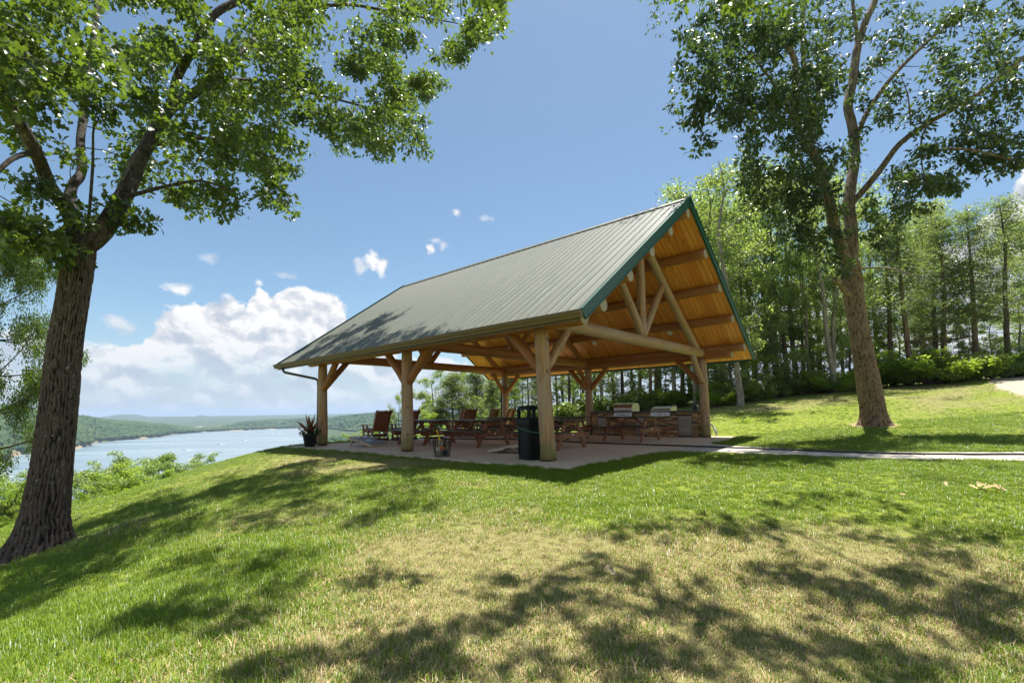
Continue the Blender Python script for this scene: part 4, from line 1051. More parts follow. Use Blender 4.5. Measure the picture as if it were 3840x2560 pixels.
def grill(label, G, kind):
    u0, u1 = G[0], G[1]; w = u1-u0; t = thing('grill', label, 'grill', pv((u0+u1)/2, CV0, CH-.15), PROT, 'built in grills')
    fy = .055
    mb = MB(); mb.box((0, fy-.04, .07), (w-.01, .07, .145), ch=.008); pn = mb.build('control_panel', M['steel'], t)
    xs = (-.30, -.16, -.05, .02, .12, .24) if kind == 'hood' else (-.22, .18)
    for x in xs:
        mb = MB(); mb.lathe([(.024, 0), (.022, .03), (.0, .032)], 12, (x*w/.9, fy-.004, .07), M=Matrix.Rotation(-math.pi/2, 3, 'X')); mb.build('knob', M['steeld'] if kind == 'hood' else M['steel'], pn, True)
    if kind == 'flat':
        mb = MB(); mb.lathe([(.0, .006), (.03, .006), (.034, 0)], 14, (0, fy-.004, .07), M=Matrix.Rotation(-math.pi/2, 3, 'X')); mb.build('badge', M['steeld'], pn)
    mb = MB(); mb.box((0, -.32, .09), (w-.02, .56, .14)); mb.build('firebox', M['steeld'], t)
    if kind == 'hood':
        prof = [(-.60, .17), (.0, .17), (.012, .22), (.0, .33), (-.04, .42), (-.10, .475), (-.18, .50), (-.46, .50), (-.55, .46), (-.60, .38)]
    else:
        prof = [(-.58, .16), (.0, .16), (.008, .18), (.0, .24), (-.03, .27), (-.30, .345), (-.54, .36), (-.58, .32)]
    Mx = Matrix(((0, 1, 0, 0), (1, 0, 0, 0), (0, 0, 1, 0), (0, 0, 0, 1)))
    mb = MB(); mb.prism(prof, -w/2+.012, w/2-.012, Mx); ld = mb.build('lid', M['steel'], t)
    for s in (-1, 1):
        mb = MB(); mb.prism([(x*1.0, z) for x, z in prof], s*(w/2-.006)-.006, s*(w/2-.006)+.006, Mx); mb.build('lid_side', M['steel'], ld)
    hz = .235 if kind == 'hood' else .225
    mb = MB(); mb.tube([(-w/2+.10, .03, hz), (-w/2+.10, .06, hz), (w/2-.10, .06, hz), (w/2-.10, .03, hz)], .014, 8); mb.build('lid_handle', M['steel'], ld, True)
    if kind == 'hood':
        mb = MB(); mb.lathe([(.0, .012), (.034, .012), (.04, 0)], 16, (0, -.012, .385), M=Matrix.Rotation(-math.pi/2+.35, 3, 'X')); mb.build('thermometer', M['steel'], ld)
    return t
grill('steel grill with a tall rounded hood built into the stone counter', G1, 'hood')
grill('low steel griddle with a flat sloping lid built into the stone counter', G2, 'flat')
u, z = onv(2280, 1540, 8.95)
lan = thing('lantern', 'small black capped glass lantern on the counter left of the tall hooded grill', 'lantern', pv(u, 8.95, CH+.038), PROT)
mb = MB(); mb.lathe([(.0, 0), (.05, 0), (.05, .05), (.036, .06)], 14); mb.build('base', M['count'], lan, True)
mb = MB(); mb.lathe([(.036, .06), (.042, .10), (.042, .20), (.036, .235)], 14); mb.build('glass', M['white'], lan, True)
mb = MB(); mb.lathe([(.0, .31), (.03, .30), (.05, .25), (.05, .235), (.0, .233)], 14); mb.build('cap', M['black'], lan, True)
u, z = onv(2607, 1535, 9.2)
buk = thing('bucket', 'small galvanised bucket on the right end of the stone counter', 'bucket', pv(max(u, .32), 9.2, CH+.038), PROT)
mb = MB(); mb.lathe([(.0, .0), (.085, .0), (.115, .20), (.121, .205), (.112, .20), (.08, .01), (.0, .01)], 20); mb.build('pail', M['galv'], buk, True)
mb = MB(); mb.tube([(.118*math.cos(a), .118*math.sin(a)*.3, .19+.02*math.sin(a)) for a in np.linspace(0, math.pi, 12)], .004, 5); mb.build('bail', M['wire'], buk)
# black cord over the patio and down the path, pale pipe by the right post
cp = [(9.6, 4.3), (8.2, 4.0), (6.6, 4.5), (5.2, 4.95), (4.32, 4.96), (3.0, 4.75), (1.82, 4.63), (.31, 4.66), (-1.16, 4.68), (-2.06, 4.66), (-3.3, 4.60), (-4.52, 4.54), (-5.5, 4.72), (-6.3, 5.05), (-7.2, 5.55), (-8.4, 6.45), (-9.9, 7.9), (-11.5, 9.5)]
pts = []
for i in range(len(cp)-1):
    for k in range(6): f = k/6; pts.append(pv(cp[i][0]*(1-f)+cp[i+1][0]*f+.02*math.sin(i*2.+f*3), cp[i][1]*(1-f)+cp[i+1][1]*f+.025*math.sin(i*1.3+f*5), .021))
mb = MB(); mb.tube(pts, .020, 7); tag(mb.build('drag_cord', M['rubber'], None, True), 'long black cord lying along the path and across the patio', 'cord')
pts = []
for k in range(60): a = k*.42; pts.append(pv(8.35+.45*math.cos(a)+.05*math.sin(k*1.7), 3.95+.30*math.sin(a), .025+.0009*k))
mb = MB(); mb.tube(pts, .014, 6); tag(mb.build('coiled_cord', M['rubber'], None, True), 'coil of dark cord on the patio near the armchairs', 'cord')
q = at(2668, 1590, 17.0); e = at(2688, 1632, 16.6); e.z = gz(e.x, e.y)
mb = MB(); mb.tube([q+Vector((-.12, .05, .02)), q+Vector((-.03, .02, .01)), q+Vector((.06, 0, -.07)), Vector((e.x-.02, e.y, e.z+.2)), Vector((e.x, e.y, e.z-.03))], .035, 8); tag(mb.build('bent_pipe', M['galv'], None, True), 'pale bent pipe rising from the grass behind the right hand post', 'pipe')

# ------------------------------------------------------------------ leaves, limbs, crowns
OAK_LEAF = (np.array([(0,0,0),(0,.35,-.03),(0,.66,-.05),(0,1,-.16),(-.24,.20,.03),(-.11,.36,.0),(-.36,.52,.05),(-.15,.67,-.01),(-.23,.86,-.03),(.24,.20,.03),(.11,.36,.0),(.36,.52,.05),(.15,.67,-.01),(.23,.86,-.03)], float),
    np.array([(0,1,4),(4,1,5),(5,1,6),(1,2,6),(6,2,7),(7,2,8),(2,3,8),(0,9,1),(9,10,1),(10,11,1),(1,11,2),(11,12,2),(12,13,2),(2,13,3)]))
LANCE = (np.array([(0,0,0),(-.22,.52,.05),(0,1,-.14),(.22,.52,.05),(0,.45,-.02)], float), np.array([(0,4,1),(1,4,2),(0,3,4),(3,2,4)]))
DIAM = (np.array([(0,0,0),(-.26,.5,.06),(0,1,-.08),(.26,.5,.06)], float), np.array([(0,2,1),(0,3,2)]))
NEEDLE = (np.array([(0,0,0),(-.11,.45,.04),(0,1,-.05),(.11,.45,.04)], float), np.array([(0,2,1),(0,3,2)]))
def leaf_frames(P, out, size, rg, droop=.35, flatn=.55):
    n = len(P); D = out*.6+rg.normal(size=(n, 3))*.75; D[:, 2] -= droop; D /= np.linalg.norm(D, axis=1)[:, None]+1e-9
    Nn = rg.normal(size=(n, 3))*(1-flatn); Nn[:, 2] += flatn*1.2; Nn -= D*(Nn*D).sum(1)[:, None]; Nn /= np.linalg.norm(Nn, axis=1)[:, None]+1e-9
    S = np.cross(D, Nn); return D, Nn, S, size*rg.uniform(.7, 1.25, n)
def leaf_mesh(name, P, fr, tmpl, m, tint):
    D, Nn, S, sz = fr; tv, tf = tmpl
    V = P[:, None]+sz[:, None, None]*(tv[None, :, 0, None]*S[:, None]+tv[None, :, 1, None]*D[:, None]+tv[None, :, 2, None]*Nn[:, None])
    F = (tf[None]+(np.arange(len(P))*len(tv))[:, None, None]).reshape(-1, 3)
    return fast_mesh(name, V.reshape(-1, 3), F, m, tint=np.repeat(tint, len(tv)))
def smooth_path(pts, step=.18):
    P = [Vector(p) for p in pts]; out = []
    for i in range(len(P)-1):
        p0 = P[max(i-1, 0)]; p1 = P[i]; p2 = P[i+1]; p3 = P[min(i+2, len(P)-1)]; n = max(2, int((p2-p1).length/step))
        for k in range(n):
            t = k/n; out.append(.5*((2*p1)+(p2-p0)*t+(2*p0-5*p1+4*p2-p3)*t*t+(3*p1-p0-3*p2+p3)*t**3))
    out.append(P[-1]); return out
def limb_tube(mb, pts, rads, n=10, rough=.05, step=.2, wob=.02):
    sp = smooth_path(pts, step); L = [0]
    for a, b in zip(sp[:-1], sp[1:]): L.append(L[-1]+(b-a).length)
    K = [0]; P = [Vector(p) for p in pts]
    for a, b in zip(P[:-1], P[1:]): K.append(K[-1]+(b-a).length)
    K = [k*L[-1]/max(K[-1], 1e-6) for k in K]; rr = np.interp(L, K, rads); sd = random.random()*90
    for i, p in enumerate(sp[1:-1], 1):
        p += Vector((mnoise.noise(Vector((L[i]*.9, sd, 0))), mnoise.noise(Vector((L[i]*.9, sd, 5))), 0))*wob
    mb.tube(sp, list(rr), n, 0, caps=(False, True), seedn=sd, rough=rough, uvs=False); return sp
class Skel:
    def __init__(s): s.p = []; s.r = []
    def add(s, pts, r0, r1):
        n = len(pts)
        for i, q in enumerate(pts): s.p.append(tuple(q)); s.r.append(r0+(r1-r0)*i/max(1, n-1))
    def grow(s, mb, targets, rmax=.03, rmin=.006, sides=5, sag=.12):
        """join every target to the nearest wood, nearest first, so that branches fork from branches"""
        A = np.array(s.p); tg = np.array(targets); left = list(range(len(tg))); d0 = np.array([np.linalg.norm(A-t, axis=1).min() for t in tg])
        for i in sorted(left, key=lambda k: d0[k]):
            A = np.array(s.p); d = np.linalg.norm(A-tg[i], axis=1)+.25*np.maximum(0, A[:, 2]-tg[i][2]); k = int(d.argmin())
            a = Vector(s.p[k]); b = Vector(tg[i]); L = (b-a).length
            if L < .08: continue
            r = min(rmax, s.r[k]*.7, .006+.010*L); q = a.lerp(b, .5)+Vector((random.uniform(-.12, .12)*L, random.uniform(-.12, .12)*L, sag*L*random.uniform(-.2, 1)))
            sp = smooth_path([a, q, b], max(.25, L/5)); n = len(sp); rr = [max(rmin, r*(1-.75*i_/(n-1))) for i_ in range(n)]
            mb.tube(sp, rr, sides, 0, caps=(False, False), uvs=False); s.add(sp[1:], rr[0], rr[-1])
def clusters_to_leaves(cl, per, size, rg, tmpl_size=1., droop=.35, flatn=.5, squash=.75):
    P, O, T, Sz = [], [], [], []
    for (c, rad, dens) in cl:
        n = max(3, int(per*dens)); q = rg.normal(size=(n, 3)); q /= np.linalg.norm(q, axis=1)[:, None]; u = q*(rg.random(n)**.45)[:, None]*rad; u[:, 2] *= squash
        # leaves gather on a few sprays inside the cluster
        k = rg.normal(size=(5, 3)); k /= np.linalg.norm(k, axis=1)[:, None]; k *= rad*.62; j = rg.integers(0, 5, n); u = u*.62+k[j]*np.array([1, 1, squash])*rg.uniform(.4, 1.1, n)[:, None]
        P.append(np.array(c)+u); O.append(u/(np.linalg.norm(u, axis=1)[:, None]+1e-6)); T.append(np.clip(rg.normal(.42+.24*rg.normal(), .2, n), 0, 1))
    P = np.concatenate(P); O = np.concatenate(O); T = np.concatenate(T); return P, leaf_frames(P, O, size, rg, droop, flatn), T
def poly_samples(poly, n, rg):
    a = np.array(poly); lo, hi = a.min(0), a.max(0); out = []
    while len(out) < n:
        q = rg.uniform(lo, hi)
        if in_poly(np.array([q[0]]), np.array([q[1]]), poly)[0]: out.append(q)
    return out

def furrowed_trunk(name, pts, rads, m, sides=72, step=.045, depth=.05, flare=None, parent=None, fscale=5.5, origin=None, nr=32):
    """trunk with the bark's ridges and furrows as relief"""
    sp = smooth_path(pts, step); L = [0]
    for a, b in zip(sp[:-1], sp[1:]): L.append(L[-1]+(b-a).length)
    P = [Vector(p) for p in pts]; K = [0]; RI = []
    for a, b in zip(P[:-1], P[1:]): K.append(K[-1]+(b-a).length)
    rr = np.interp(L, [k*L[-1]/K[-1] for k in K], rads); V = []; n = sides; sd = random.random()*40
    for i, p in enumerate(sp):
        for k in range(n):
            a = 2*math.pi*k/n; ca, sa = math.cos(a), math.sin(a); r = rr[i]
            wig = .22*mnoise.noise(Vector((ca*1.2, sa*1.2, L[i]*1.6+sd)))
            q = Vector((ca*fscale*r*2.2+wig*6, sa*fscale*r*2.2+wig*6, L[i]*1.25+sd))
            ph = .5*nr*a+2.4*mnoise.noise(Vector((ca*1.6, sa*1.6, L[i]*2.6+sd)))+1.5*mnoise.noise(Vector((ca*3.4, sa*3.4, L[i]*7.+sd)))
            rd = abs(math.sin(ph))**.7*2-1
            br = mnoise.noise(Vector((ca*fscale, sa*fscale, L[i]*11+sd)))
            rd = max(-1, min(1, rd-1.7*max(0, br-.12)*2.))
            fl = 1.
            if flare:
                h, amt, lobes = flare; fl = 1+amt*max(0, 1-L[i]/h)**2.2*(1+.42*math.sin(lobes*a+sd)+.2*math.sin(2*a+1))
            d = r*fl*(1+.05*mnoise.noise(Vector((ca*.8, sa*.8, L[i]*.8+sd))))+depth*r*rd*.8+depth*.4*r*mnoise.noise(q*2.7)
            V.append((p.x+ca*d, p.y+sa*d, p.z)); RI.append(min(1, max(0, .5+.5*rd+.3*mnoise.noise(q*2.7))))
    N = len(sp); i = np.arange(N-1)[:, None]; j = np.arange(n)[None]; j2 = (j+1) % n
    F = np.stack([i*n+j, i*n+j2, (i+1)*n+j2, (i+1)*n+j], -1).reshape(-1, 4)
    V = np.array(V)-(np.array(origin) if origin is not None else 0)
    return link(name, fast_mesh(name, V, F, m, smooth=True, attrs=dict(ridge=RI)), parent), sp, rr

def shift(mb, o):
    mb.v = [(x-o[0], y-o[1], z-o[2]) for x, y, z in mb.v]
def back_from_shadow(px, py, t, zg=None, roof=False):
    """the spot in the air that shades the place on the lawn (or the near roof slope) seen at px, py"""
    if roof:
        r = Vector(ray(px, py)); nrm = (-PV*-1)*0; best = None
        for k in np.linspace(8, 22, 1400):
            p = Vector((0, 0, 1))+r*k; v = (p-PO).dot(PV); g = abs(p.z-zroof(v))
            if v < RV and (best is None or g < best[0]): best = (g, p)
        g = best[1]
    else:
        k = np.linspace(1.5, 30, 900); r = np.array(ray(px, py)); Q = np.array([0, 0, 1])+k[:, None]*r; h = ground_h(Q[:, 0], Q[:, 1]); i = int(np.argmax(Q[:, 2] < h)); g = Vector(Q[i])
    return g+SUN_DIR*t

# ------------------------------------------------------------------ the big oak on the left
rgo = np.random.default_rng(21)
def big_oak():
    base = at(160, 2055, 7.45); base.z = gz(base.x, base.y)-.05
    t = thing('oak_tree', 'large oak with dark furrowed trunk filling the left of the view', 'tree', base)
    o3 = tuple(base)
    tr = [base, at(168, 1950, 7.45), at(196, 1750, 7.45), at(222, 1500, 7.45), at(243, 1300, 7.5), at(272, 1120, 7.5), at(296, 960, 7.55), at(306, 880, 7.6)]
    px2m = lambda px, Y: px/2/F_*Y*.70
    rad = [px2m(w, 7.45) for w in (206, 190, 162, 152, 143, 136, 136, 120)]
    furrowed_trunk('trunk', tr, rad, M['oaktrunk'], 168, .03, .085, (.8, .55, 5), t, 6.6, o3)
    sk = Skel(); sk.add(smooth_path(tr[-2:], .2), .2, .2)
    def limb(pp, rads):
        pts = [at(*p) for p in pp]; mb = MB(); sp = limb_tube(mb, pts, [q*.78 for q in rads], 14, .09, .12, .03); shift(mb, o3); mb.build('limb', M['oakbark'], t, True); sk.add(sp, rads[0], rads[-1]); return sp
    limb([(300,930,7.55), (384,868,7.6), (464,741,7.9), (553,545,8.3), (643,410,8.7), (741,340,9.2), (821,268,9.8), (946,152,10.8), (1080,40,12.)], [.23, .20, .165, .14, .125, .11, .10, .085, .06])
    limb([(741,340,9.2), (900,300,10.), (1080,330,11.2), (1250,370,12.6), (1420,420,14.), (1540,480,15.2)], [.07, .06, .05, .04, .03, .018])
    limb([(643,410,8.7), (668,295,8.6), (720,200,8.5), (803,60,8.6), (920,-10,9.0), (1150,-150,10), (1500,-260,11.2)], [.10, .095, .09, .085, .08, .06, .04])
    limb([(1080,40,12.), (1300,20,12.6), (1550,60,13.), (1720,90,13.4)], [.06, .05, .035, .015])
    limb([(292,920,7.55), (262,803,7.4), (187,700,7.1), (134,571,6.7), (80,473,6.4), (-10,310,6.), (-120,100,5.6)], [.17, .14, .115, .105, .095, .08, .06])
    limb([(300,930,7.55), (262,795,7.7), (268,700,7.9), (305,640,8.2), (300,500,8.6), (330,300,9.), (360,60,9.5), (380,-250,10)], [.15, .12, .10, .09, .085, .08, .07, .06])
    limb([(316,900,7.6), (330,821,7.5), (344,640,7.3), (352,480,7.0)], [.045, .03, .026, .018])
    limb([(464,741,7.9), (620,700,7.6), (760,680,7.6), (880,720,7.9)], [.05, .035, .025, .015])
    limb([(553,545,8.3), (760,520,8.6), (930,560,9.3), (1040,600,10.)], [.06, .045, .03, .015])
    limb([(134,571,6.7), (40,600,6.3), (-60,700,6.0)], [.05, .04, .03])
    # foliage: where the crown stands in the view, at its own depths
    crown = [(-150,-60),(1905,-60),(1870,110),(1830,150),(1790,215),(1730,250),(1640,232),(1545,185),(1500,260),(1530,330),(1585,420),(1618,500),(1590,560),(1500,545),(1420,575),(1330,560),(1290,610),(1225,560),(1160,500),
             (1120,560),(1100,620),(1070,680),(1000,790),(930,800),(860,770),(800,790),(720,800),(680,760),(560,690),(500,715),(420,690),(400,640),(330,640),(280,740),(170,720),(0,660),(-150,700)]
    cl = []
    for q in poly_samples(crown, 350, rgo):
        px, py = q
        gap = vnoise(px, py, 95.)
        if gap < .41: continue
        if px < 470 and py > 330 and rgo.random() < .62: continue
        if 470 <= px < 760 and 300 < py and rgo.random() < .3: continue
        if px < 420: Y = rgo.uniform(4.6, 8.6) if py < 480 else rgo.uniform(6.2, 8.6)
        elif px < 900: Y = rgo.uniform(6.4, 10.)
        elif px < 1250 or py < 160: Y = rgo.uniform(8.6, 13.)
        else: Y = rgo.uniform(10.5, 15.)
        cl.append((tuple(at(px, py, Y)), rgo.uniform(.28, .46)*(1 if Y < 9 else 1.2), rgo.uniform(.7, 1.2)))
    for px, py, Y, n in ((235,935,7.3,5), (150,880,7.,6), (60,820,6.8,6), (20,920,6.6,4), (330,820,7.4,2), (440,800,7.6,3), (520,810,7.8,2), (110,700,6.8,4), (990,770,9.,3), (1100,640,9.8,3), (700,720,7.9,4), (860,720,8.2,4), (1560,520,14.5,3), (1460,560,14,3), (1760,190,12.8,3), (1840,90,12.6,3), (1640,215,12.8,3), (1180,300,11.5,8), (1300,250,12,8), (1280,420,12.5,8), (1400,330,13,8), (1480,430,14,8), (1540,500,14.5,6), (1380,500,13.5,6), (1220,470,12,6), (1450,250,12.6,6), (1130,420,11.2,6)):
        for _ in range(n): cl.append((tuple(at(px+rgo.normal()*32, py+rgo.normal()*26, Y+rgo.normal()*.3)), rgo.uniform(.2, .34), rgo.uniform(.35, .6)))
    # what shades the lawn and the corner of the roof, higher in the same crown
    for px, py, t_, n, rad_ in ((1300,1800,13.2,3,.6),(1450,1850,13.5,3,.6),(1180,1870,13.,3,.6),(900,1850,12.,3,.7),(1000,1930,12.5,3,.6),(800,1960,11.5,3,.7),(620,1900,11.,3,.7),(720,2010,11,3,.7),(1250,1740,13.4,2,.5),
                            (650,2080,10.5,3,.5),(1000,2120,11.,4,.55),(1080,2200,10.5,3,.5),(740,2250,10.,3,.45),(530,2330,9.5,4,.5),(860,2310,10,3,.5),(1020,2480,9.5,3,.4),(1330,2450,10,3,.45),(150,2200,9.,4,.6),(60,2300,9,3,.5),(300,2180,9,3,.5),(420,2130,9.5,3,.5)):
        for _ in range(max(1, n-1)):
            g = back_from_shadow(px+rgo.normal()*70, py+rgo.normal()*18, t_+rgo.normal()*.4); cl.append((tuple(g), rad_*rgo.uniform(.5, .95), rgo.uniform(.5, .9)))
    for px, py, t_ in ((1110,1320,10.),(1180,1310,10.2),(1230,1280,10),(1290,1260,10.2),(1340,1240,10),(1400,1215,10.3),(1440,1195,10.),(1150,1345,9.8),(1270,1310,10),(1330,1290,10.2),(1390,1260,10),(1640,1285,10.6),(1590,1270,10.2),(1560,1310,10.)):
        for _ in range(4):
            g = back_from_shadow(px+rgo.normal()*14, py+rgo.normal()*8, t_, roof=True); cl.append((tuple(g), rgo.uniform(.3, .48), 1.1))
    for _ in range(26):   # the top of the crown, above the picture
        cl.append(((rgo.uniform(-12, -3), rgo.uniform(3.5, 11), rgo.uniform(10.5, 15)), rgo.uniform(.6, .9), 1.0))
    mb = MB(); sk.grow(mb, [c[0] for c in cl], .035, .005); shift(mb, o3); b = mb.build('branches', M['darkbark'], t, True); b['kind'] = 'stuff'
    P, fr, T = clusters_to_leaves(cl, 112, .115, rgo, droop=.3, flatn=.45)
    P = P-np.array(o3); d = np.linalg.norm(P+np.array(o3)-np.array([0, 0, 1]), axis=1); proj = (P+np.array(o3))
    vis = (proj[:, 1] > 2) & (np.abs(proj[:, 0]/proj[:, 1]) < 1.07) & ((proj[:, 2]-1)/proj[:, 1] < .86)
    order = np.argsort(np.where(vis, d, 1e9))[:300]; rest = np.setdiff1d(np.arange(len(P)), order)
    pick = lambda ix: tuple(f[ix] for f in fr)
    c = link('crown', leaf_mesh('crown', P[rest], pick(rest), OAK_LEAF, M['oakleaf'], T[rest]), t); c['kind'] = 'stuff'
    lms = []
    for k in range(5):
        me = fast_mesh('leaf', OAK_LEAF[0], OAK_LEAF[1], M['oakleaf'], tint=np.full(len(OAK_LEAF[0]), .2+.15*k)); lms.append(me)
    for ix in order:
        D, Nn, S, sz = (f[ix] for f in fr); o = link('leaf', lms[int(T[ix]*4.99)], t)
        o.matrix_local = Matrix.Translation(P[ix]) @ (Matrix((S, D, Nn)).transposed()*float(sz)).to_4x4()
big_oak()

# ------------------------------------------------------------------ the tall tree on the right lawn
rgr = np.random.default_rng(33)
def right_tree():
    base = at(3280, 1592, 15.5); base.z = gz(base.x, base.y)-.06
    t = thing('shade_tree', 'tall grey brown forked tree standing alone on the right lawn', 'tree', base); o3 = tuple(base)
    tr = [base, at(3268, 1500, 15.5), at(3247, 1380, 15.5), at(3222, 1240, 15.5), at(3203, 1120, 15.5), at(3196, 1050, 15.5), at(3186, 985, 15.5)]
    furrowed_trunk('trunk', tr, [w/2/F_*15.5*.78 for w in (108, 100, 90, 80, 80, 84, 78)], M['hicktrunk'], 140, .05, .07, (.6, .36, 5), t, 4.5, o3, 46)
    sk = Skel(); sk.add(smooth_path(tr[-2:], .3), .3, .3)
    def limb(pp, rads, m='hickbark'):
        pts = [at(*p) for p in pp]; mb = MB(); sp = limb_tube(mb, pts, [q*(.74+.2*i_/max(1, len(rads)-1)) for i_, q in enumerate(rads)], 12, .07, .2, .05); shift(mb, o3); mb.build('limb', M[m], t, True); sk.add(sp, rads[0], rads[-1])
    limb([(3190,1040,15.5), (3196,950,15.5), (3196,860,15.5), (3178,775,15.5), (3190,690,15.6), (3202,600,15.7), (3196,480,15.8), (3178,400,15.8), (3196,300,15.9), (3215,180,16), (3242,90,16), (3290,-10,16), (3330,-200,16)], [.27, .25, .24, .225, .20, .185, .175, .17, .16, .14, .13, .11, .07])
    limb([(3184,1030,15.5), (3155,930,15.4), (3128,850,15.2), (3108,750,15), (3062,610,14.7), (2995,490,14.3), (2978,380,14.), (2982,230,13.7), (2940,165,13.4), (2840,108,13.)], [.25, .22, .21, .20, .175, .145, .12, .10, .075, .04])
    limb([(3062,610,14.7), (3040,500,14.8), (3025,350,15), (3010,150,15.2), (3020,-100,15.4)], [.11, .10, .09, .075, .05])
    limb([(3180,775,15.5), (3225,730,15.4), (3293,644,15.), (3376,536,14.6), (3484,459,14.1), (3580,408,13.8), (3707,325,13.4), (3840,217,13.), (3960,100,12.6)], [.14, .13, .12, .10, .085, .07, .055, .04, .02])
    limb([(3200,545,15.6), (3235,459,15.6), (3293,357,15.7), (3382,249,15.8), (3484,153,16), (3612,51,16.2), (3700,10,16.4)], [.11, .105, .09, .075, .055, .035, .02])
    limb([(3215,180,16), (3205,60,16.1), (3190,-80,16.2)], [.08, .07, .05]); limb([(2978,380,14), (2850,400,13.2), (2720,440,12.6), (2620,480,12.2)], [.06, .045, .03, .012])
    limb([(2995,490,14.3), (2890,300,13.4), (2760,160,12.6), (2650,140,12.2)], [.06, .045, .03, .012]); limb([(3484,459,14.1), (3450,560,13.6), (3475,700,13.4)], [.04, .03, .015])
    limb([(3190,1110,15.4), (3150,1062,15.), (3128,1046,14.8)], [.13, .10, .075]); limb([(3225,1005,15.4), (3330,1006,14.8), (3450,1040,14.2), (3541,1049,13.8)], [.045, .03, .02, .01], 'twig')
    limb([(3420,600,14), (3560,560,13.4), (3700,575,12.9), (3850,620,12.5)], [.05, .045, .04, .03]); limb([(3580,408,13.8), (3430,470,14), (3418,440,14.1), (3405,350,14.2), (3380,290,14.3)], [.03, .03, .03, .02, .01])
    cl = []
    def blob(px, py, sx, sy, n, Y0, Y1, r=(.24, .46), dn=(.6, 1.1)):
        n = max(2, int(n*1.15)) if px < 3150 else max(2, int(n*1.0))
        for _ in range(n): cl.append((tuple(at(px+rgr.normal()*sx, py+rgr.normal()*sy, rgr.uniform(Y0, Y1))), rgr.uniform(*r), rgr.uniform(*dn)))
    for a in ((2950,800,70,60,14,14,15.2),(3040,890,60,60,14,14.2,15.3),(3110,960,40,40,7,14.4,15.3),(2850,740,60,40,8,13.6,15),(3000,720,50,40,8,14,15.2),(2800,60,110,70,34,11.5,14),(2960,200,100,110,40,11.5,15.5),(2700,170,80,70,16,11,13),(2570,200,26,80,6,11.5,12.5),(2640,330,60,40,9,11.3,12.8),(2790,330,80,60,24,11.2,14),(2610,430,45,25,6,11.5,12.6),(2630,540,18,24,3,11.8,12.5),(2800,440,80,40,16,11.5,13.5),
              (3000,430,70,80,28,12.5,15.5),(2990,600,70,60,24,13,15.5),(2870,520,40,40,8,12.5,14),(2830,640,40,30,7,13,14.5),(2930,700,50,30,8,13.5,15),(3080,700,35,60,8,14,15.5),(3180,620,30,60,6,14.5,15.5),(3080,300,60,100,20,13,16),(3120,100,60,60,12,14,16.5),
              (3230,330,30,50,4,15,16),(3360,180,60,50,12,14.5,16.5),(3440,90,60,40,12,15,16.5),(3350,390,30,40,5,14.5,16),(3560,240,70,50,14,13,16),(3610,370,60,50,14,13,15),(3700,200,60,50,12,13,16),(3780,90,50,50,10,13,16),(3690,480,70,50,14,12.5,14.5),(3800,400,50,60,12,12.5,14),(3560,560,70,40,14,13,14.5),
              (3440,680,60,40,16,13,15),(3360,700,40,40,7,13.5,15),(3560,680,40,30,8,13,14.5),(3720,600,60,25,8,12.5,13.8),(3830,560,40,40,6,12.5,13.5),(3330,820,50,40,8,13.5,15),(3420,760,40,30,6,13.5,15),(3310,450,30,40,4,14,15.5),(3480,420,40,40,6,13.5,15),(3820,250,30,40,5,12.5,13.5),(3640,40,40,30,6,14,16.5)):
        blob(*a)
    for _ in range(60): cl.append((tuple(base+Vector((rgr.uniform(-7, 5), rgr.uniform(-4, 3), rgr.uniform(14.5, 18)))), rgr.uniform(.5, .8), .8))
    mb = MB(); sk.grow(mb, [c[0] for c in cl], .035, .006); shift(mb, o3); b = mb.build('branches', M['darkbark'], t, True); b['kind'] = 'stuff'
    P, fr, T = clusters_to_leaves(cl, 58, .172, rgr, droop=.5, flatn=.4); c = link('crown', leaf_mesh('crown', P-np.array(o3), fr, LANCE, M['hickleaf'], T), t); c['kind'] = 'stuff'
right_tree()

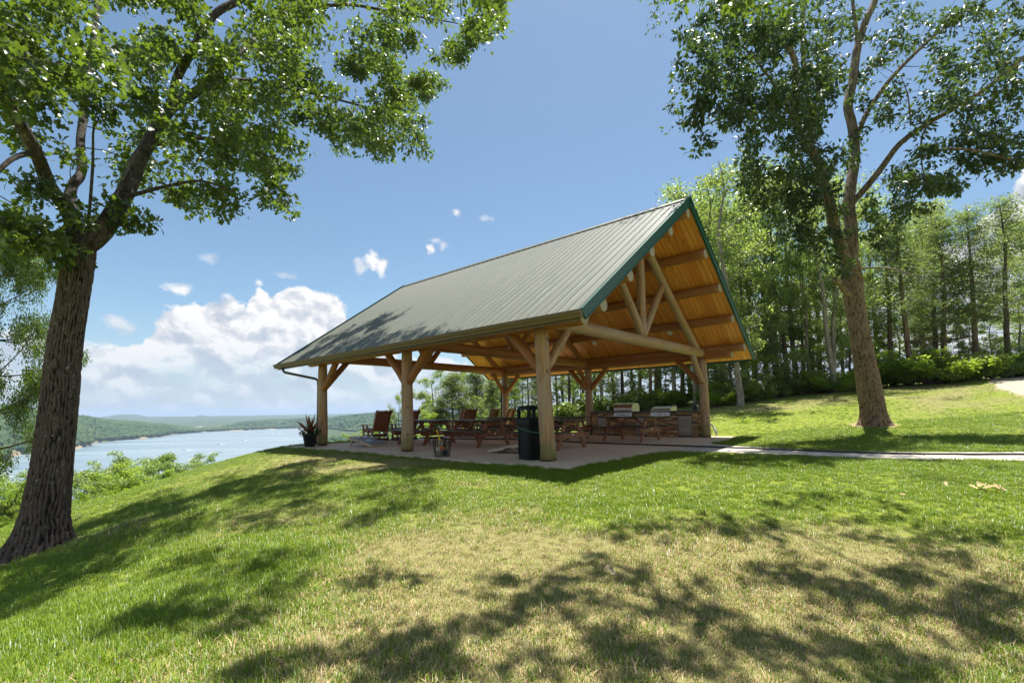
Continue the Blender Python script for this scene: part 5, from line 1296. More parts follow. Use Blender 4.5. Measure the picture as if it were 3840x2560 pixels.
# ------------------------------------------------------------------ the tree whose boughs reach over the viewer
rgv = np.random.default_rng(5)
def overhead_tree():
    base = Vector((5.2, -3.6, 0)); base.z = gz(5.2, -3.6)-.05
    t = thing('overhanging_tree', 'oak behind the viewpoint whose boughs dapple the near lawn', 'tree', base); o3 = tuple(base)
    top = base+Vector((.2, .5, 7)); mb = MB(); sp = limb_tube(mb, [base, base+Vector((0, .1, 3)), top, top+Vector((0, 1, 4))], [.42, .32, .27, .16], 20, .08, .3); shift(mb, o3); mb.build('trunk', M['oakbark'], t, True)
    sk = Skel(); sk.add(sp[len(sp)//2:], .2, .1)
    for tip in ((1.2, 6.5, 8.6), (4, 8.2, 8.6), (6.8, 7.6, 8.8), (-1.2, 4.5, 9.)):
        mb = MB(); q = Vector(tip); sp = limb_tube(mb, [top+Vector((0, 0, -.3)), top.lerp(q, .4)+Vector((0, 0, .9)), top.lerp(q, .75)+Vector((0, 0, .5)), q], [.12, .075, .04, .012], 9, .06, .3); shift(mb, o3); mb.build('limb', M['oakbark'], t, True); sk.add(sp, .1, .03)
    cl = []
    for px, py, sx, sy, n, r in ((2400,2010,60,14,3,.32),(2620,1990,60,16,3,.34),(2800,1985,60,18,4,.34),(2980,1990,50,18,3,.32),(3350,1960,50,16,3,.3),(3420,2030,50,14,3,.3),(3740,2015,50,12,3,.3),(2860,2130,40,12,2,.22),(3060,2190,70,22,4,.32),(3250,2230,60,18,3,.3),(2600,2240,60,24,4,.3),(2620,2300,50,16,3,.28),
            (3400,2190,70,12,3,.26),(3600,2260,80,24,4,.34),(3780,2320,60,20,4,.32),(2350,2420,60,26,4,.3),(2560,2500,70,30,5,.32),(2980,2400,70,24,4,.3),(3150,2480,70,26,4,.3),(3330,2520,60,24,4,.3),(1850,2330,50,14,3,.26),(2050,2270,60,16,3,.3),(2160,2250,50,16,3,.28),(1480,2430,50,16,2,.26),(1560,2500,60,20,3,.26),(2250,2110,24,12,1,.2),(2140,2160,26,10,1,.18),(1960,2200,30,12,1,.18),(2330,2180,30,12,1,.2),(2930,1900,70,8,2,.24),(3180,1880,50,8,2,.22),(3600,2120,50,10,2,.22)):
        for _ in range(max(2, int(n*2.0))): cl.append((tuple(back_from_shadow(px+rgv.normal()*sx*1.75, py+rgv.normal()*sy*1.7, 9.3+rgv.normal()*.25)), r*rgv.uniform(.4, .95), rgv.uniform(.08, .21)))
    for _ in range(46):
        px, py = rgv.uniform(1300, 3840), rgv.uniform(2120, 2560); cl.append((tuple(back_from_shadow(px, py, 9.4+rgv.normal()*.3)), rgv.uniform(.08, .2), rgv.uniform(.06, .16)))
    for px, py in ((2740,-6), (2770,2), (1800,-10), (1890,-8)): cl.append((tuple(at(px, py, 6.2)), .16, .25))
    for _ in range(30): cl.append(((rgv.uniform(1, 9), rgv.uniform(-7, 0), rgv.uniform(7, 12)), rgv.uniform(.6, .9), 1.))
    mb = MB(); sk.grow(mb, [c[0] for c in cl], .012, .004); shift(mb, o3); b = mb.build('branches', M['darkbark'], t, True); b['kind'] = 'stuff'
    P, fr, T = clusters_to_leaves(cl, 100, .13, rgv, droop=.2, flatn=.6); c = link('crown', leaf_mesh('crown', P-np.array(o3), fr, OAK_LEAF, M['oakleaf'], T), t); c['kind'] = 'stuff'
overhead_tree()

pf = link('foliage', leaf_mesh('foliage', POTLEAF[0], leaf_frames(POTLEAF[0], POTLEAF[1], .085, POTLEAF[2], .1, .4), LANCE, M['potleaf'], POTLEAF[2].random(420)), pl)
# ------------------------------------------------------------------ woodland: a few kinds grown once, copied with their parts
def proto(name, kind, seed, h, bark_m, leaf_m):
    rg = np.random.default_rng(seed); random.seed(seed); t = thing(name, 'x', 'tree'); mb = MB(); sk = Skel(); cl = []
    if kind in ('tall', 'forked', 'bushy'):
        stems = [(0, 0)] if kind != 'forked' else [(-.085, 0), (.085, .02)]
        r0 = h*.0095+.02 if kind != 'bushy' else h*.012+.015
        cb = {'tall': .24, 'forked': .38, 'bushy': .08}[kind]
        for sx, sy in stems:
            pts = [Vector((sx*h*f*1.3*(f**.3)+rg.normal()*.012*h*f, sy*h*f+rg.normal()*.012*h*f, h*f*.96)) for f in (0, .12, .3, .5, .7, .88, 1)]
            if kind == 'forked': pts[0] = Vector((0, 0, 0)); pts[1] = Vector((sx*.05*h, 0, h*.12))
            rr = [r0*1.25, r0, r0*.85, r0*.68, r0*.48, r0*.28, .02]; sp = limb_tube(mb, pts, rr, 9, .07, h/14, .05)
            k0 = int(len(sp)*cb)
            for i, q in enumerate(sp[k0:]): sk.p.append(tuple(q)); sk.r.append(rr[0]*(1-.7*(k0+i)/len(sp)))
            nl = {'tall': 20, 'forked': 11, 'bushy': 15 if h < 9 else 46}[kind]
            for k in range(nl):
                f = cb+(1-cb)*((k+.5)/nl)**.9; p = pts[0].lerp(pts[-1], 0) if False else sp[min(len(sp)-1, int(f*(len(sp)-1)))]
                a = rg.uniform(0, 6.283); wd = {'tall': .21, 'forked': .2, 'bushy': .36}[kind]*h*math.sin(math.pi*min(.97, .12+.8*(f-cb)/(1-cb)))**.7*rg.uniform(.6, 1.15)
                tip = Vector(p)+Vector((math.cos(a)*wd, math.sin(a)*wd, wd*rg.uniform(.1, .6)))
                sp2 = limb_tube(mb, [p, Vector(p).lerp(tip, .5)+Vector((0, 0, -.06*wd)), tip], [r0*.38*(1.15-f), r0*.25*(1.15-f), .012], 5, .05, max(.3, wd/4), .05); sk.add(sp2, .03, .01)
                for q in np.linspace(.35, 1, 4):
                    c = Vector(p).lerp(tip, q)+Vector(rg.normal(size=3))*.05*h*.6; cl.append((tuple(c), rg.uniform(.034, .062)*h*(1 if kind != 'bushy' else 1.25), rg.uniform(.6, 1.15)))
        sk.grow(mb, [c[0] for c in cl], .03, .008, 3)
        if kind == 'tall':   # a few bare lower twigs
            for k in range(9):
                z = rg.uniform(.1, cb)*h; a = rg.uniform(0, 6.28); L = rg.uniform(.5, 1.7); mb.tube([(0, 0, z), (math.cos(a)*L*.6, math.sin(a)*L*.6, z+.1*L), (math.cos(a)*L, math.sin(a)*L, z+rg.uniform(-.1, .3)*L)], [.02, .013, .005], 3, 0, caps=(False, False), uvs=False)
        P, fr, T = clusters_to_leaves(cl, {'tall': 92, 'forked': 84, 'bushy': 210 if h < 9 else 420}[kind], {'tall': .16, 'forked': .16, 'bushy': .082 if h < 9 else .125}[kind], rg, droop=.3, flatn=.45); tm = DIAM
    elif kind in ('cedar', 'youngcedar'):
        r0 = h*.007+.025; pts = [Vector((rg.normal()*.01*h*f, rg.normal()*.01*h*f, h*f)) for f in (0, .25, .5, .75, 1)]; sp = limb_tube(mb, pts, [r0*1.15, r0*.9, r0*.7, r0*.42, .012], 8, .05, h/14, .04)
        cb = .34 if kind == 'cedar' else .03; nb = 56 if kind == 'cedar' else 80
        for k in range(nb):
            f = .10+.9*(k/nb) if kind == 'cedar' else cb+(1-cb)*(k/nb); p = sp[min(len(sp)-1, int(f*(len(sp)-1)))]; a = rg.uniform(0, 6.283)
            L = (h*.19 if kind == 'cedar' else h*.30)*(1-((f-cb)/(1-cb))**1.3 if f > cb else .9)*rg.uniform(.6, 1.15)+.12; up = rg.uniform(-.25, .55) if kind == 'cedar' else rg.uniform(.2, .65)
            tip = Vector(p)+Vector((math.cos(a)*L, math.sin(a)*L, up*L)); mid = Vector(p).lerp(tip, .55)+Vector((rg.normal()*.05, rg.normal()*.05, .03-.08*L*(kind == 'cedar')))
            mb.tube([p, mid, tip], [.028*(1.2-f), .016*(1.2-f)+.004, .004], 3, 0, caps=(False, False), uvs=False)
            if f < cb:
                for q in (.5, .75): b = Vector(p).lerp(tip, q); mb.tube([b, b+Vector((rg.normal()*.3*L, rg.normal()*.3*L, rg.normal()*.12*L))], [.01, .004], 3, 0, caps=(False, False), uvs=False)
                if rg.random() > .28: continue
            for q in np.linspace(.35, 1.02, 4 if kind == 'cedar' else 5): cl.append((tuple(Vector(p).lerp(tip, q)+Vector(rg.normal(size=3))*.04*h*.4), rg.uniform(.030, .062)*h*(1 if kind == 'cedar' else 1.35), rg.uniform(.6, 1.1)*(1 if kind == 'cedar' else .8)))
        P, fr, T = clusters_to_leaves(cl, 54, .17 if kind == 'cedar' else .13, rg, droop=.05, flatn=.3, squash=.95); tm = NEEDLE
    elif kind == 'shrub':
        for k in range(12):
            a = rg.uniform(0, 6.283); L = h*rg.uniform(.6, 1.); tip = Vector((math.cos(a)*L*.75, math.sin(a)*L*.75, L*rg.uniform(.45, 1))); mb.tube([(0, 0, 0), tip*.5+Vector((0, 0, .08*h)), tip], [.018, .012, .004], 3, 0, caps=(False, False), uvs=False)
            for q in (.45, .7, .95): cl.append((tuple(tip*q+Vector((0, 0, .05*h))), rg.uniform(.14, .24)*h, rg.uniform(.6, 1.1)))
        P, fr, T = clusters_to_leaves(cl, 100, .088*h**.35, rg, droop=.3, flatn=.62, squash=.6); tm = DIAM
    mb.build('trunk' if kind != 'shrub' else 'stems', M[bark_m], t, True); c = link('crown' if kind != 'shrub' else 'foliage', leaf_mesh('crown', P, fr, tm, M[leaf_m], T), t); c['kind'] = 'stuff'
    t['h'] = h; return t
PR = dict(tall1=proto('woodland_tree', 'tall', 101, 13., 'darkbark', 'woodleaf'), tall2=proto('woodland_tree', 'tall', 102, 13., 'greybark', 'woodleaf'), tall3=proto('woodland_tree', 'tall', 103, 13., 'hickbark', 'shrub'),
          forked=proto('forked_tree', 'forked', 104, 13., 'greybark', 'woodleaf'), cedar1=proto('cedar_tree', 'cedar', 105, 11., 'redbark', 'cedar'), cedar2=proto('cedar_tree', 'cedar', 106, 11., 'darkbark', 'cedar'),
          young=proto('young_cedar', 'youngcedar', 107, 5., 'redbark', 'cedar'), bushy=proto('bushy_tree', 'bushy', 108, 5., 'darkbark', 'woodleaf'), lime=proto('bushy_tree', 'bushy', 109, 5., 'darkbark', 'limeleaf'), bushy2=proto('bushy_tree', 'bushy', 110, 5., 'greybark', 'shrub'),
          border=proto('broad_tree', 'bushy', 114, 13., 'darkbark', 'oakleaf'), shrub=proto('shrub', 'shrub', 111, 1.4, 'darkbark', 'shrub'), shrubl=proto('shrub', 'shrub', 112, 1.2, 'darkbark', 'limeleaf'), shrubw=proto('shrub', 'shrub', 113, 1.4, 'twig', 'woodleaf'))
USED = set(); random.seed(77); rgt = np.random.default_rng(77)
def plant(kind, x, y, h, label, cat='tree', group=None, rot=None, sink=.06, lean=None, wide=1.):
    p = PR[kind]
    if kind in USED: o = copy_tree(p)
    else: o = p; USED.add(kind)
    s = h/p['h']; o.location = (x, y, gz(x, y)-sink); o.scale = (s*wide, s*wide, s); o.rotation_euler = ((lean or 0)*1.0, rgt.normal()*.02, rgt.uniform(0, 6.28) if rot is None else rot)
    for k in ('label', 'category', 'group'):
        if k in o: del o[k]
    return tag(o, label, cat, group)
def plant_px(kind, px, Y, top, label, **kw):
    """foot at depth Y in column px, crown top at row top"""
    q = at(px, 1500, Y); zt = at(px, top, Y).z; h = max(.5, zt-gz(q.x, q.y)); return plant(kind, q.x, q.y, h, label, **kw)
# wood edge, the trees one can tell apart
plant_px('forked', 3130, 26.2, 640, 'pale grey double stemmed tree at the wood edge just left of the lone lawn tree', rot=.2)
plant_px('tall2', 2776, 24.4, 560, 'slim pale leaning trunk at the wood edge just right of the pavilion roof corner', rot=1., lean=-.04)
plant_px('tall1', 2962, 28.5, 640, 'thick dark straight trunk in the wood between the roof corner and double stemmed tree', rot=2.)
plant_px('tall2', 2996, 29.5, 620, 'pale leaning trunk close beside a thick dark straight one in the wood', rot=4., lean=.06)
plant_px('tall3', 2690, 27.5, 640, 'leafy tree rising behind the right corner of the green roof', rot=.8)
plant_px('tall3', 2880, 30.5, 650, 'broad leafy tree behind the wood edge right of the roof peak', rot=2.6)
plant_px('cedar2', 3352, 27.5, 820, 'dark bare stemmed cedar just right of the lone lawn tree trunk', rot=0., wide=1.5)
plant_px('cedar1', 3421, 26.8, 800, 'reddish bare stemmed cedar in the second gap right of the lone lawn tree', rot=1., wide=1.6)
plant_px('cedar2', 3518, 29.5, 760, 'dark cedar standing behind the low shrubs in the right hand wood', rot=2., wide=1.5)
plant_px('cedar1', 3559, 27.6, 800, 'cedar with reddish trunk above the dense shrubs on the right', rot=3., wide=1.6)
plant_px('cedar1', 3676, 27.2, 770, 'feathery cedar above the shrubs, second from the right edge', rot=4., wide=1.5)
plant_px('cedar2', 3790, 27., 740, 'tall feathery cedar rising nearest the right edge of the view', rot=5., wide=1.5)
plant_px('bushy2', 3250, 29., 1010, 'low leafy tree glimpsed left of the lone lawn trunk, in the wood', rot=1.)
plant_px('tall3', 3300, 33., 720, 'rounded leafy tree top behind the lone lawn tree', rot=1.3)
plant_px('tall2', 3480, 34., 740, 'pale green leafy tree top behind the right hand cedars', rot=.3)
plant_px('tall1', 3080, 33., 640, 'dark stemmed leafy tree behind the double stemmed grey tree', rot=3.3)
# through the pavilion
G1_ = 'slender trunks seen through the pavilion'
LAB1 = 'slender tree of the wood seen through the open pavilion, above the tables and counter'
for i, (px, Y, kind, top) in enumerate(((1980, 31, 'cedar1', 1240), (2087, 33, 'cedar1', 1120), (2133, 31.5, 'tall1', 1080), (2185, 35, 'tall3', 1060), (2257, 29.5, 'tall2', 1000), (2334, 32, 'tall1', 960), (2372, 34, 'cedar2', 940), (2436, 29.5, 'cedar1', 900), (2462, 31.5, 'tall3', 880), (2530, 28.5, 'tall2', 800), (2476, 36, 'tall1', 900), (2560, 31, 'tall3', 800), (2612, 28, 'tall2', 720), (2652, 31, 'tall1', 760), (2700, 32, 'tall3', 720), (2030, 36, 'tall1', 1150), (2230, 38, 'tall3', 1010), (2300, 37, 'tall1', 960), (2400, 39, 'tall3', 900), (1930, 34, 'cedar2', 1260), (2150, 41, 'tall3', 1090), (2590, 37, 'tall3', 800), (2110, 37, 'tall1', 1130), (1890, 38, 'tall3', 1290))):
    plant_px(kind, px, Y, top, LAB1, group=G1_)
# left of the far post
plant_px('bushy', 1620, 33, 1412, 'dark leafy oak at the left end of the wood, beside the middle lake side post', wide=1.1, rot=.4)
plant_px('young', 1700, 31, 1395, 'bright green feathery young cedar seen over the cluster of armchairs', rot=1., wide=1.5)
plant_px('bushy', 1745, 34, 1400, 'dark leafy tree between the two brightest young cedars', wide=1.1)
plant_px('bushy2', 1850, 35, 1440, 'dull leafy tree behind the far downspout post', wide=1.3)
plant_px('lime', 1620, 29, 1545, 'yellow green bush over the left tables, in front of the dark oak', cat='bush', wide=1.6)
plant_px('young', 1790, 33, 1372, 'tall young cedar left of the far downspout post', rot=2., wide=1.4)
plant_px('young', 1848, 31, 1420, 'young cedar directly behind the far downspout post', rot=3., wide=1.4)
plant_px('young', 1650, 30, 1490, 'small yellow green young cedar above the left tables', rot=4., wide=1.3)
plant_px('bushy2', 1800, 29, 1480, 'pale silvery bush behind the armchairs', cat='bush', wide=.9)
plant_px('bushy2', 1575, 31, 1510, 'leafy bush behind the left picnic table', cat='bush', wide=1.)
plant_px('bushy', 1500, 30, 1478, 'small open tree beside the middle lake side post, left of the wood', rot=2., wide=.62)
plant_px('bushy2', 1900, 30, 1500, 'green bush behind the black bin', cat='bush', wide=1.1)
plant_px('lime', 1395, 25, 1603, 'lime green bush just beyond the patio, behind the leftmost armchair', cat='bush', wide=1.3)
plant_px('lime', 1320, 25.5, 1622, 'lime green bush just beyond the patio, left of the armchairs', cat='bush', wide=1.3)
plant_px('lime', 1560, 26, 1590, 'yellow green bush beyond the patio behind the left tables', cat='bush', wide=1.4)
plant_px('bushy2', 1470, 26.5, 1620, 'low bush beyond the patio between the two left armchairs', cat='bush', wide=1.6)
plant_px('shrub', 1660, 27, 1568, 'low shrub beyond the patio behind the middle picnic table', cat='shrub', wide=1.6); plant_px('shrub', 1760, 26.5, 1560, 'low shrub beyond the patio behind the armchairs', cat='shrub', wide=1.6)
# below the brow on the left
BR = ((20, 24, 1790, 'bushy', 'dark green bush below the brow, left of the big oak trunk'), (110, 26, 1752, 'bushy2', 'small tree below the brow touching the left of the oak trunk'), (60, 20, 1850, 'lime', 'bright green bush low on the slope left of the oak trunk'), (330, 24, 1772, 'lime', 'lime bush on the slope just right of the oak trunk'),
      (400, 27, 1755, 'bushy2', 'round bush below the brow against the lake, right of the oak'), (475, 30, 1742, 'bushy', 'broad bush below the brow in the middle of the left thicket'), (560, 33, 1706, 'bushy2', 'tallest tree of the thicket below the brow, standing against the lake'), (610, 35, 1738, 'bushy', 'leafy tree right of the tallest in the thicket below the brow'),
      (668, 34, 1722, 'bushy2', 'small rounded tree near the right end of the thicket'), (757, 36, 1738, 'bushy', 'lone small tree top peeping over the brow right of the thicket'), (520, 25, 1790, 'lime', 'bright lime bush at the front of the thicket below the brow'), (430, 22, 1830, 'lime', 'lime bush on the slope below the brow near the oak trunk'),
      (360, 19.5, 1880, 'bushy2', 'low dull bush at the foot of the slope right of the oak'), (700, 32, 1775, 'bushy2', 'low bush half hidden by the brow right of the thicket'), (120, 17.5, 1890, 'bushy2', 'low bush beside the oak trunk, on its left'), (610, 27, 1790, 'bushy2', 'grey green bush behind the brow under the tallest thicket tree'))
BR += ((-30, 22, 1810, 'bushy2', 'pale bush cut by the left border below the brow'), (75, 22.5, 1800, 'lime', 'lime bush between the left border and the oak trunk'), (105, 19, 1870, 'lime', 'lime bush close to the left side of the oak trunk'), (10, 18.5, 1880, 'bushy2', 'grey green bush at the left border behind the foot of the oak'), (385, 24.5, 1790, 'bushy2', 'pale bush in front of the round one right of the oak'), (545, 27, 1785, 'bushy2', 'pale bush low in the middle of the left thicket'), (40, 15.5, 1930, 'lime', 'low lime bush at the left border beside the foot of the oak'), (300, 17., 1900, 'lime', 'lime bush touching the right side of the oak trunk, low down'), (345, 22, 1800, 'bushy', 'darker bush on the slope behind the lime ones right of the oak'), (480, 25, 1775, 'lime', 'lime bush in front of the broad one in the left thicket'), (575, 29, 1760, 'lime', 'bright bush under the tallest thicket tree'), (640, 30, 1765, 'bushy2', 'rounded grey green bush behind the brow, right of the bright one'), (720, 35, 1752, 'bushy', 'small dark bush at the right end of the thicket'), (440, 28, 1765, 'bushy2', 'pale bush between the round and the broad ones in the left thicket'), (530, 30, 1735, 'bushy2', 'pale leafy tree just left of the tallest in the thicket'))
for k, (px, Y, top, kind, lab) in enumerate(BR): plant_px(kind, px, Y, top, lab, cat='bush' if kind == 'lime' else 'tree', wide=1.25)
# tree at the left border
random.seed(3)
bt = PR['tall3']; q = Vector((-21.6, 16.5, 0)); o = plant('border', -17.9, 16.5, 13.2, 'leafy tree behind the oak at the left border of the view', wide=.46, rot=1.1)
# understorey: leafy saplings standing in front of the darker stems
UN = ((2720, 26.5, 1150, 'bushy', 'leafy sapling beside the slim pale trunk at the wood edge'), (2840, 27, 1010, 'bushy2', 'leafy young tree between the slim pale trunk and the thick dark one'), (2905, 26.8, 1180, 'bushy', 'low leafy tree just left of the thick dark trunk in the wood'), (3045, 27.5, 960, 'bushy2', 'silvery leafed young tree left of the double stemmed grey tree'), (3075, 28.5, 1220, 'bushy', 'low sapling at the left foot of the double stemmed tree'),
      (3195, 27.6, 1130, 'bushy', 'dark leafy sapling in the gap between the double stemmed tree and the lone lawn tree'), (3390, 30, 1180, 'bushy2', 'low leafy tree between two bare cedars right of the lone lawn tree'), (3610, 29, 1230, 'bushy', 'low leafy tree behind the densest shrubs on the right'), (3730, 30, 1160, 'bushy2', 'rounded leafy tree between the two rightmost cedars'), (3840, 28.5, 1120, 'bushy', 'leafy sapling at the right border of the view'),
      (2640, 30, 1150, 'bushy2', 'leafy sapling just left of the right hand post, in the wood'), (2500, 31.5, 1330, 'bushy', 'leafy sapling seen above the flat griddle through the pavilion'), (2400, 32, 1360, 'bushy2', 'pale leafy sapling seen above the hooded grill through the pavilion'), (2300, 31, 1330, 'bushy', 'leafy sapling seen above the left end of the grill counter'), (2180, 32.5, 1380, 'bushy2', 'leafy sapling seen between the near corner post and the counter'), (2105, 31.5, 1400, 'bushy', 'leafy sapling seen just right of the near corner post'), (1960, 31, 1400, 'lime', 'bright sapling seen between the far downspout post and the near corner post'), (1905, 33, 1340, 'young', 'young cedar right of the far downspout post'), (2020, 34, 1340, 'young', 'young cedar seen just left of the near corner post'))
UN += ((2745, 29, 900, 'tall3', 'bright leafy tree behind the slim pale trunk, below the roof peak level'), (2810, 30, 820, 'tall2', 'pale stemmed leafy tree between the slim pale trunk and the thick dark one'), (2925, 32, 860, 'tall3', 'leafy tree crown filling the gap left of the thick dark trunk'), (3020, 30.5, 900, 'tall3', 'leafy tree just right of the thick dark trunk'), (3165, 31, 900, 'tall2', 'leafy tree in the gap between the double stemmed tree and the lone lawn trunk'), (3235, 33, 820, 'tall3', 'leafy crown close left of the lone lawn trunk, deeper in the wood'),
       (2700, 26.8, 1290, 'bushy2', 'low sapling at the wood edge just right of the pavilion post'), (2870, 26.4, 1330, 'lime', 'bright lime sapling left of the thick dark trunk'), (3010, 27., 1330, 'bushy2', 'low pale sapling right of the thick dark trunk'), (3100, 27.6, 1290, 'lime', 'lime sapling behind the foot of the double stemmed tree'), (3330, 28.6, 1240, 'lime', 'lime sapling between the lone lawn trunk and the first cedar'), (3470, 28.8, 1220, 'bushy2', 'silvery sapling between the second and third cedars'), (3560, 30.5, 1130, 'lime', 'lime young tree behind the middle cedars on the right'), (3660, 29.5, 1180, 'bushy2', 'pale sapling above the shrubs near the gravel patch'))
for px, Y, top, kind, lab in UN: plant_px(kind, px, Y, top, lab, wide=.95)
# depth of the wood
GD = 'trees deep in the wood'; LABD = 'dark trunked tree deep in the shaded wood beyond the right lawn'
for k in range(13):
    px = rgt.uniform(2700, 4150); Y = rgt.uniform(31, 50); top = np.interp(px, [2700, 3000, 3300, 3500, 3840, 4150], [680, 660, 760, 830, 790, 780])+rgt.uniform(0, 160)
    plant_px(random.choice(['tall1', 'cedar2', 'tall2', 'tall1', 'tall3']), px, Y, top, LABD, group=GD)
# shrubs along the wood edge
for px, Y, h, kind, w in [(3290, 28, 1.0, 'shrub', 1.5), (3370, 27.6, 1.1, 'shrubw', 1.6)]+[(rgt.uniform(3400, 3900), rgt.uniform(25.3, 28.5), rgt.uniform(.6, 2.0), random.choice(['shrub', 'shrubl', 'shrubw', 'shrubl']), rgt.uniform(1.2, 1.8)) for _ in range(28)]+[(rgt.uniform(2660, 3320), rgt.uniform(24.9, 29), rgt.uniform(.5, 1.7), random.choice(['shrub', 'shrubl', 'shrubw']), 1.5) for _ in range(30)]+[(rgt.uniform(1900, 2680), rgt.uniform(28.5, 33), rgt.uniform(.7, 1.7), random.choice(['shrub', 'shrubl', 'shrubw', 'shrubl']), 1.6) for _ in range(26)]:
    q = at(px, 1500, Y)
    if not in_poly(np.array([q.x]), np.array([q.y+.5]), WOOD_EDGE)[0]: q.y += .9
    zl, zg = (('low leafy shrub of the dense undergrowth below the cedars at the right', 'shrubs below the right hand cedars') if px > 3330 else ('low leafy shrub at the wood edge between the pavilion and the lone lawn tree', 'shrubs at the wood edge right of the pavilion') if px > 2655 else ('low leafy shrub of the wood seen through the pavilion over the counter and tables', 'shrubs seen through the pavilion'))
    plant(kind, q.x, q.y, h, zl, 'shrub', zg, wide=w)
for k in list(PR):
    if k not in USED:
        for c in list(PR[k].children): bpy.data.objects.remove(c)
        bpy.data.objects.remove(PR[k])
q = at(2788, 1562, 19.); q.z = gz(q.x, q.y)
P_ = np.random.default_rng(1).normal(size=(160, 3))*np.array([.16, .16, .05])+np.array([0, 0, .06]); P_[:, 2] = np.abs(P_[:, 2]); rg_ = np.random.default_rng(2)
me = leaf_mesh('weed_patch', P_, leaf_frames(P_, P_, .09, rg_, -.5, .5), DIAM, M['limeleaf'], rg_.random(160)); tag(link('weed_patch', me, None, q), 'small yellow green weed clump in the lawn left of the lone tree', kind='stuff')

# ------------------------------------------------------------------ woods on the far shores: nobody could count these
def far_woods():
    rg = np.random.default_rng(9); bm = bmesh.new(); bmesh.ops.create_icosphere(bm, subdivisions=1, radius=1.); bv = np.array([v.co[:] for v in bm.verts]); bf = np.array([[v.index for v in f.verts] for f in bm.faces]); bm.free()
    A, Rr = [], []
    for i, (rd, n) in enumerate(((RIDGES[0], 9000), (RIDGES[1], 11000))):
        a0, a1 = rd['a'][0], rd['a'][-1]; a0 = max(a0, R(-50)); a1 = min(a1, R(4)); a = rg.uniform(a0, a1, n); rs = np.interp(a, rd['a'], rd['rs']); cr = np.interp(a, rd['ca'], rd['cr']); f = rg.random(n)
        A.append(a); Rr.append(rs+20+(cr-rs+60)*f**1.15)
    n = 3500; a = rg.uniform(R(-23.2), R(2), n); A.append(a); Rr.append(rg.uniform(75, 1100, n)**1.0)
    n = 1500; a = rg.uniform(R(-50), R(-14), n); A.append(a); Rr.append(rg.uniform(46, 120, n))
    a = np.concatenate(A); r = np.concatenate(Rr); x = r*np.sin(a); y = r*np.cos(a); z = ground_h(x, y); ok = z > LAKE_Z+2.2; ok &= ~((r < 120) & (z > -4))
    x, y, z, r = x[ok], y[ok], z[ok], r[ok]; n = len(x); s = rg.uniform(4.2, 7.5, n)*np.where(r < 300, .55, 1)
    ang = rg.uniform(0, 6.28, n); ca, sa = np.cos(ang), np.sin(ang); b = bv[None]*(1+rg.normal(size=(n, len(bv), 1))*.18)
    V = np.stack([x[:, None]+(b[:, :, 0]*ca[:, None]-b[:, :, 1]*sa[:, None])*s[:, None], y[:, None]+(b[:, :, 0]*sa[:, None]+b[:, :, 1]*ca[:, None])*s[:, None], z[:, None]+s[:, None]*.55+b[:, :, 2]*s[:, None]*.85], -1)
    F = (bf[None]+(np.arange(n)*len(bv))[:, None, None]).reshape(-1, 3)
    tint = np.clip(fnoise(x, y, 120., 3)*.9+rg.normal(size=n)*.22-.1, 0, 1)
    o = link('far_woods', fast_mesh('far_woods', V.reshape(-1, 3), F, M['canopy'], tint=np.repeat(tint, len(bv)), smooth=True)); o['kind'] = 'stuff'
    tag(o, 'hazy green woods covering the hills across the lake')
far_woods()
# boats and wakes, valley buildings
def boat(px, py, L, head, label, wake=14.):
    p = onz(px, py, LAKE_Z); t = thing('motor_boat', label, 'boat', p, head)
    mb = MB(); st = []
    for f, w, z in ((0, .95, .0), (.3, 1.05, .0), (.65, .95, .05), (.9, .5, .2), (1., .06, .35)):
        st.append([(L*(f-.5), -w, .75+z), (L*(f-.5), -w*.75, .0), (L*(f-.5), w*.75, .0), (L*(f-.5), w, .75+z)])
    loft(mb, st); mb.build('hull', M['hull'], t)
    mb = MB(); mb.box((0, 0, 1.05), (L*.26, 1.4, .55)); mb.build('windscreen', M['canvas'], t); mb = MB(); mb.box((-L*.5, 0, .7), (.5, .45, .9)); mb.build('outboard_motor', M['canvas'], t)
    if wake:
        mb = MB(); N = 14
        for i in range(N+1):
            f = i/N; xx = -L*.35-wake*f; w = (.7+1.5*f)*(1-.5*f); z = .28*(1-f)+.03; mb.v += [(xx, -w, .02), (xx, -w*.4, z), (xx, w*.4, z), (xx, w, .02)]
        for i in range(N):
            for k in range(3): mb.face((i*4+k, i*4+k+1, i*4+5+k, i*4+4+k))
        mb.build('wake', M['foam'], t, True)
    return t
boat(690, 1687, 7, R(190), 'white motor boat with a short wake, nearer the left of the open lake', 16)
boat(825, 1696, 8, R(20), 'largest white motor boat, nearest in the middle of the lake', 14)
boat(819, 1666, 7, R(185), 'white motor boat in the middle of the lake beyond the largest', 13)
boat(909, 1650, 7, R(182), 'white motor boat farther out, to the right of the middle pair', 12)
boat(1036, 1629, 7, R(180), 'white motor boat nearest the flower planter, at the right of the lake', 10)
boat(635, 1653, 6, R(80), 'small dark boat at rest near the wooded point', 0)
boat(28, 1780, 7, R(10), 'fast white motor boat with a long wake at the left border', 34)
def shed(px, py, w, d, h, label):
    p = onz(px, py, -57.); t = thing('white_building', label, 'building', p, R(20))
    mb = MB(); mb.box((0, 0, h/2), (w, d, h)); mb.build('wall', M['white'], t)
    mb = MB(); mb.prism([(-d/2-.5, h), (d/2+.5, h), (0, h+d*.28)], -w/2-.4, w/2+.4, Matrix.Rotation(math.pi/2, 4, 'Z')); mb.build('roof', M['galv'], t)
shed(1222, 1611.5, 26, 12, 5, 'long white building in the valley beyond the lake'); shed(1262, 1607, 16, 10, 5, 'small pale building in the valley right of the long white one')

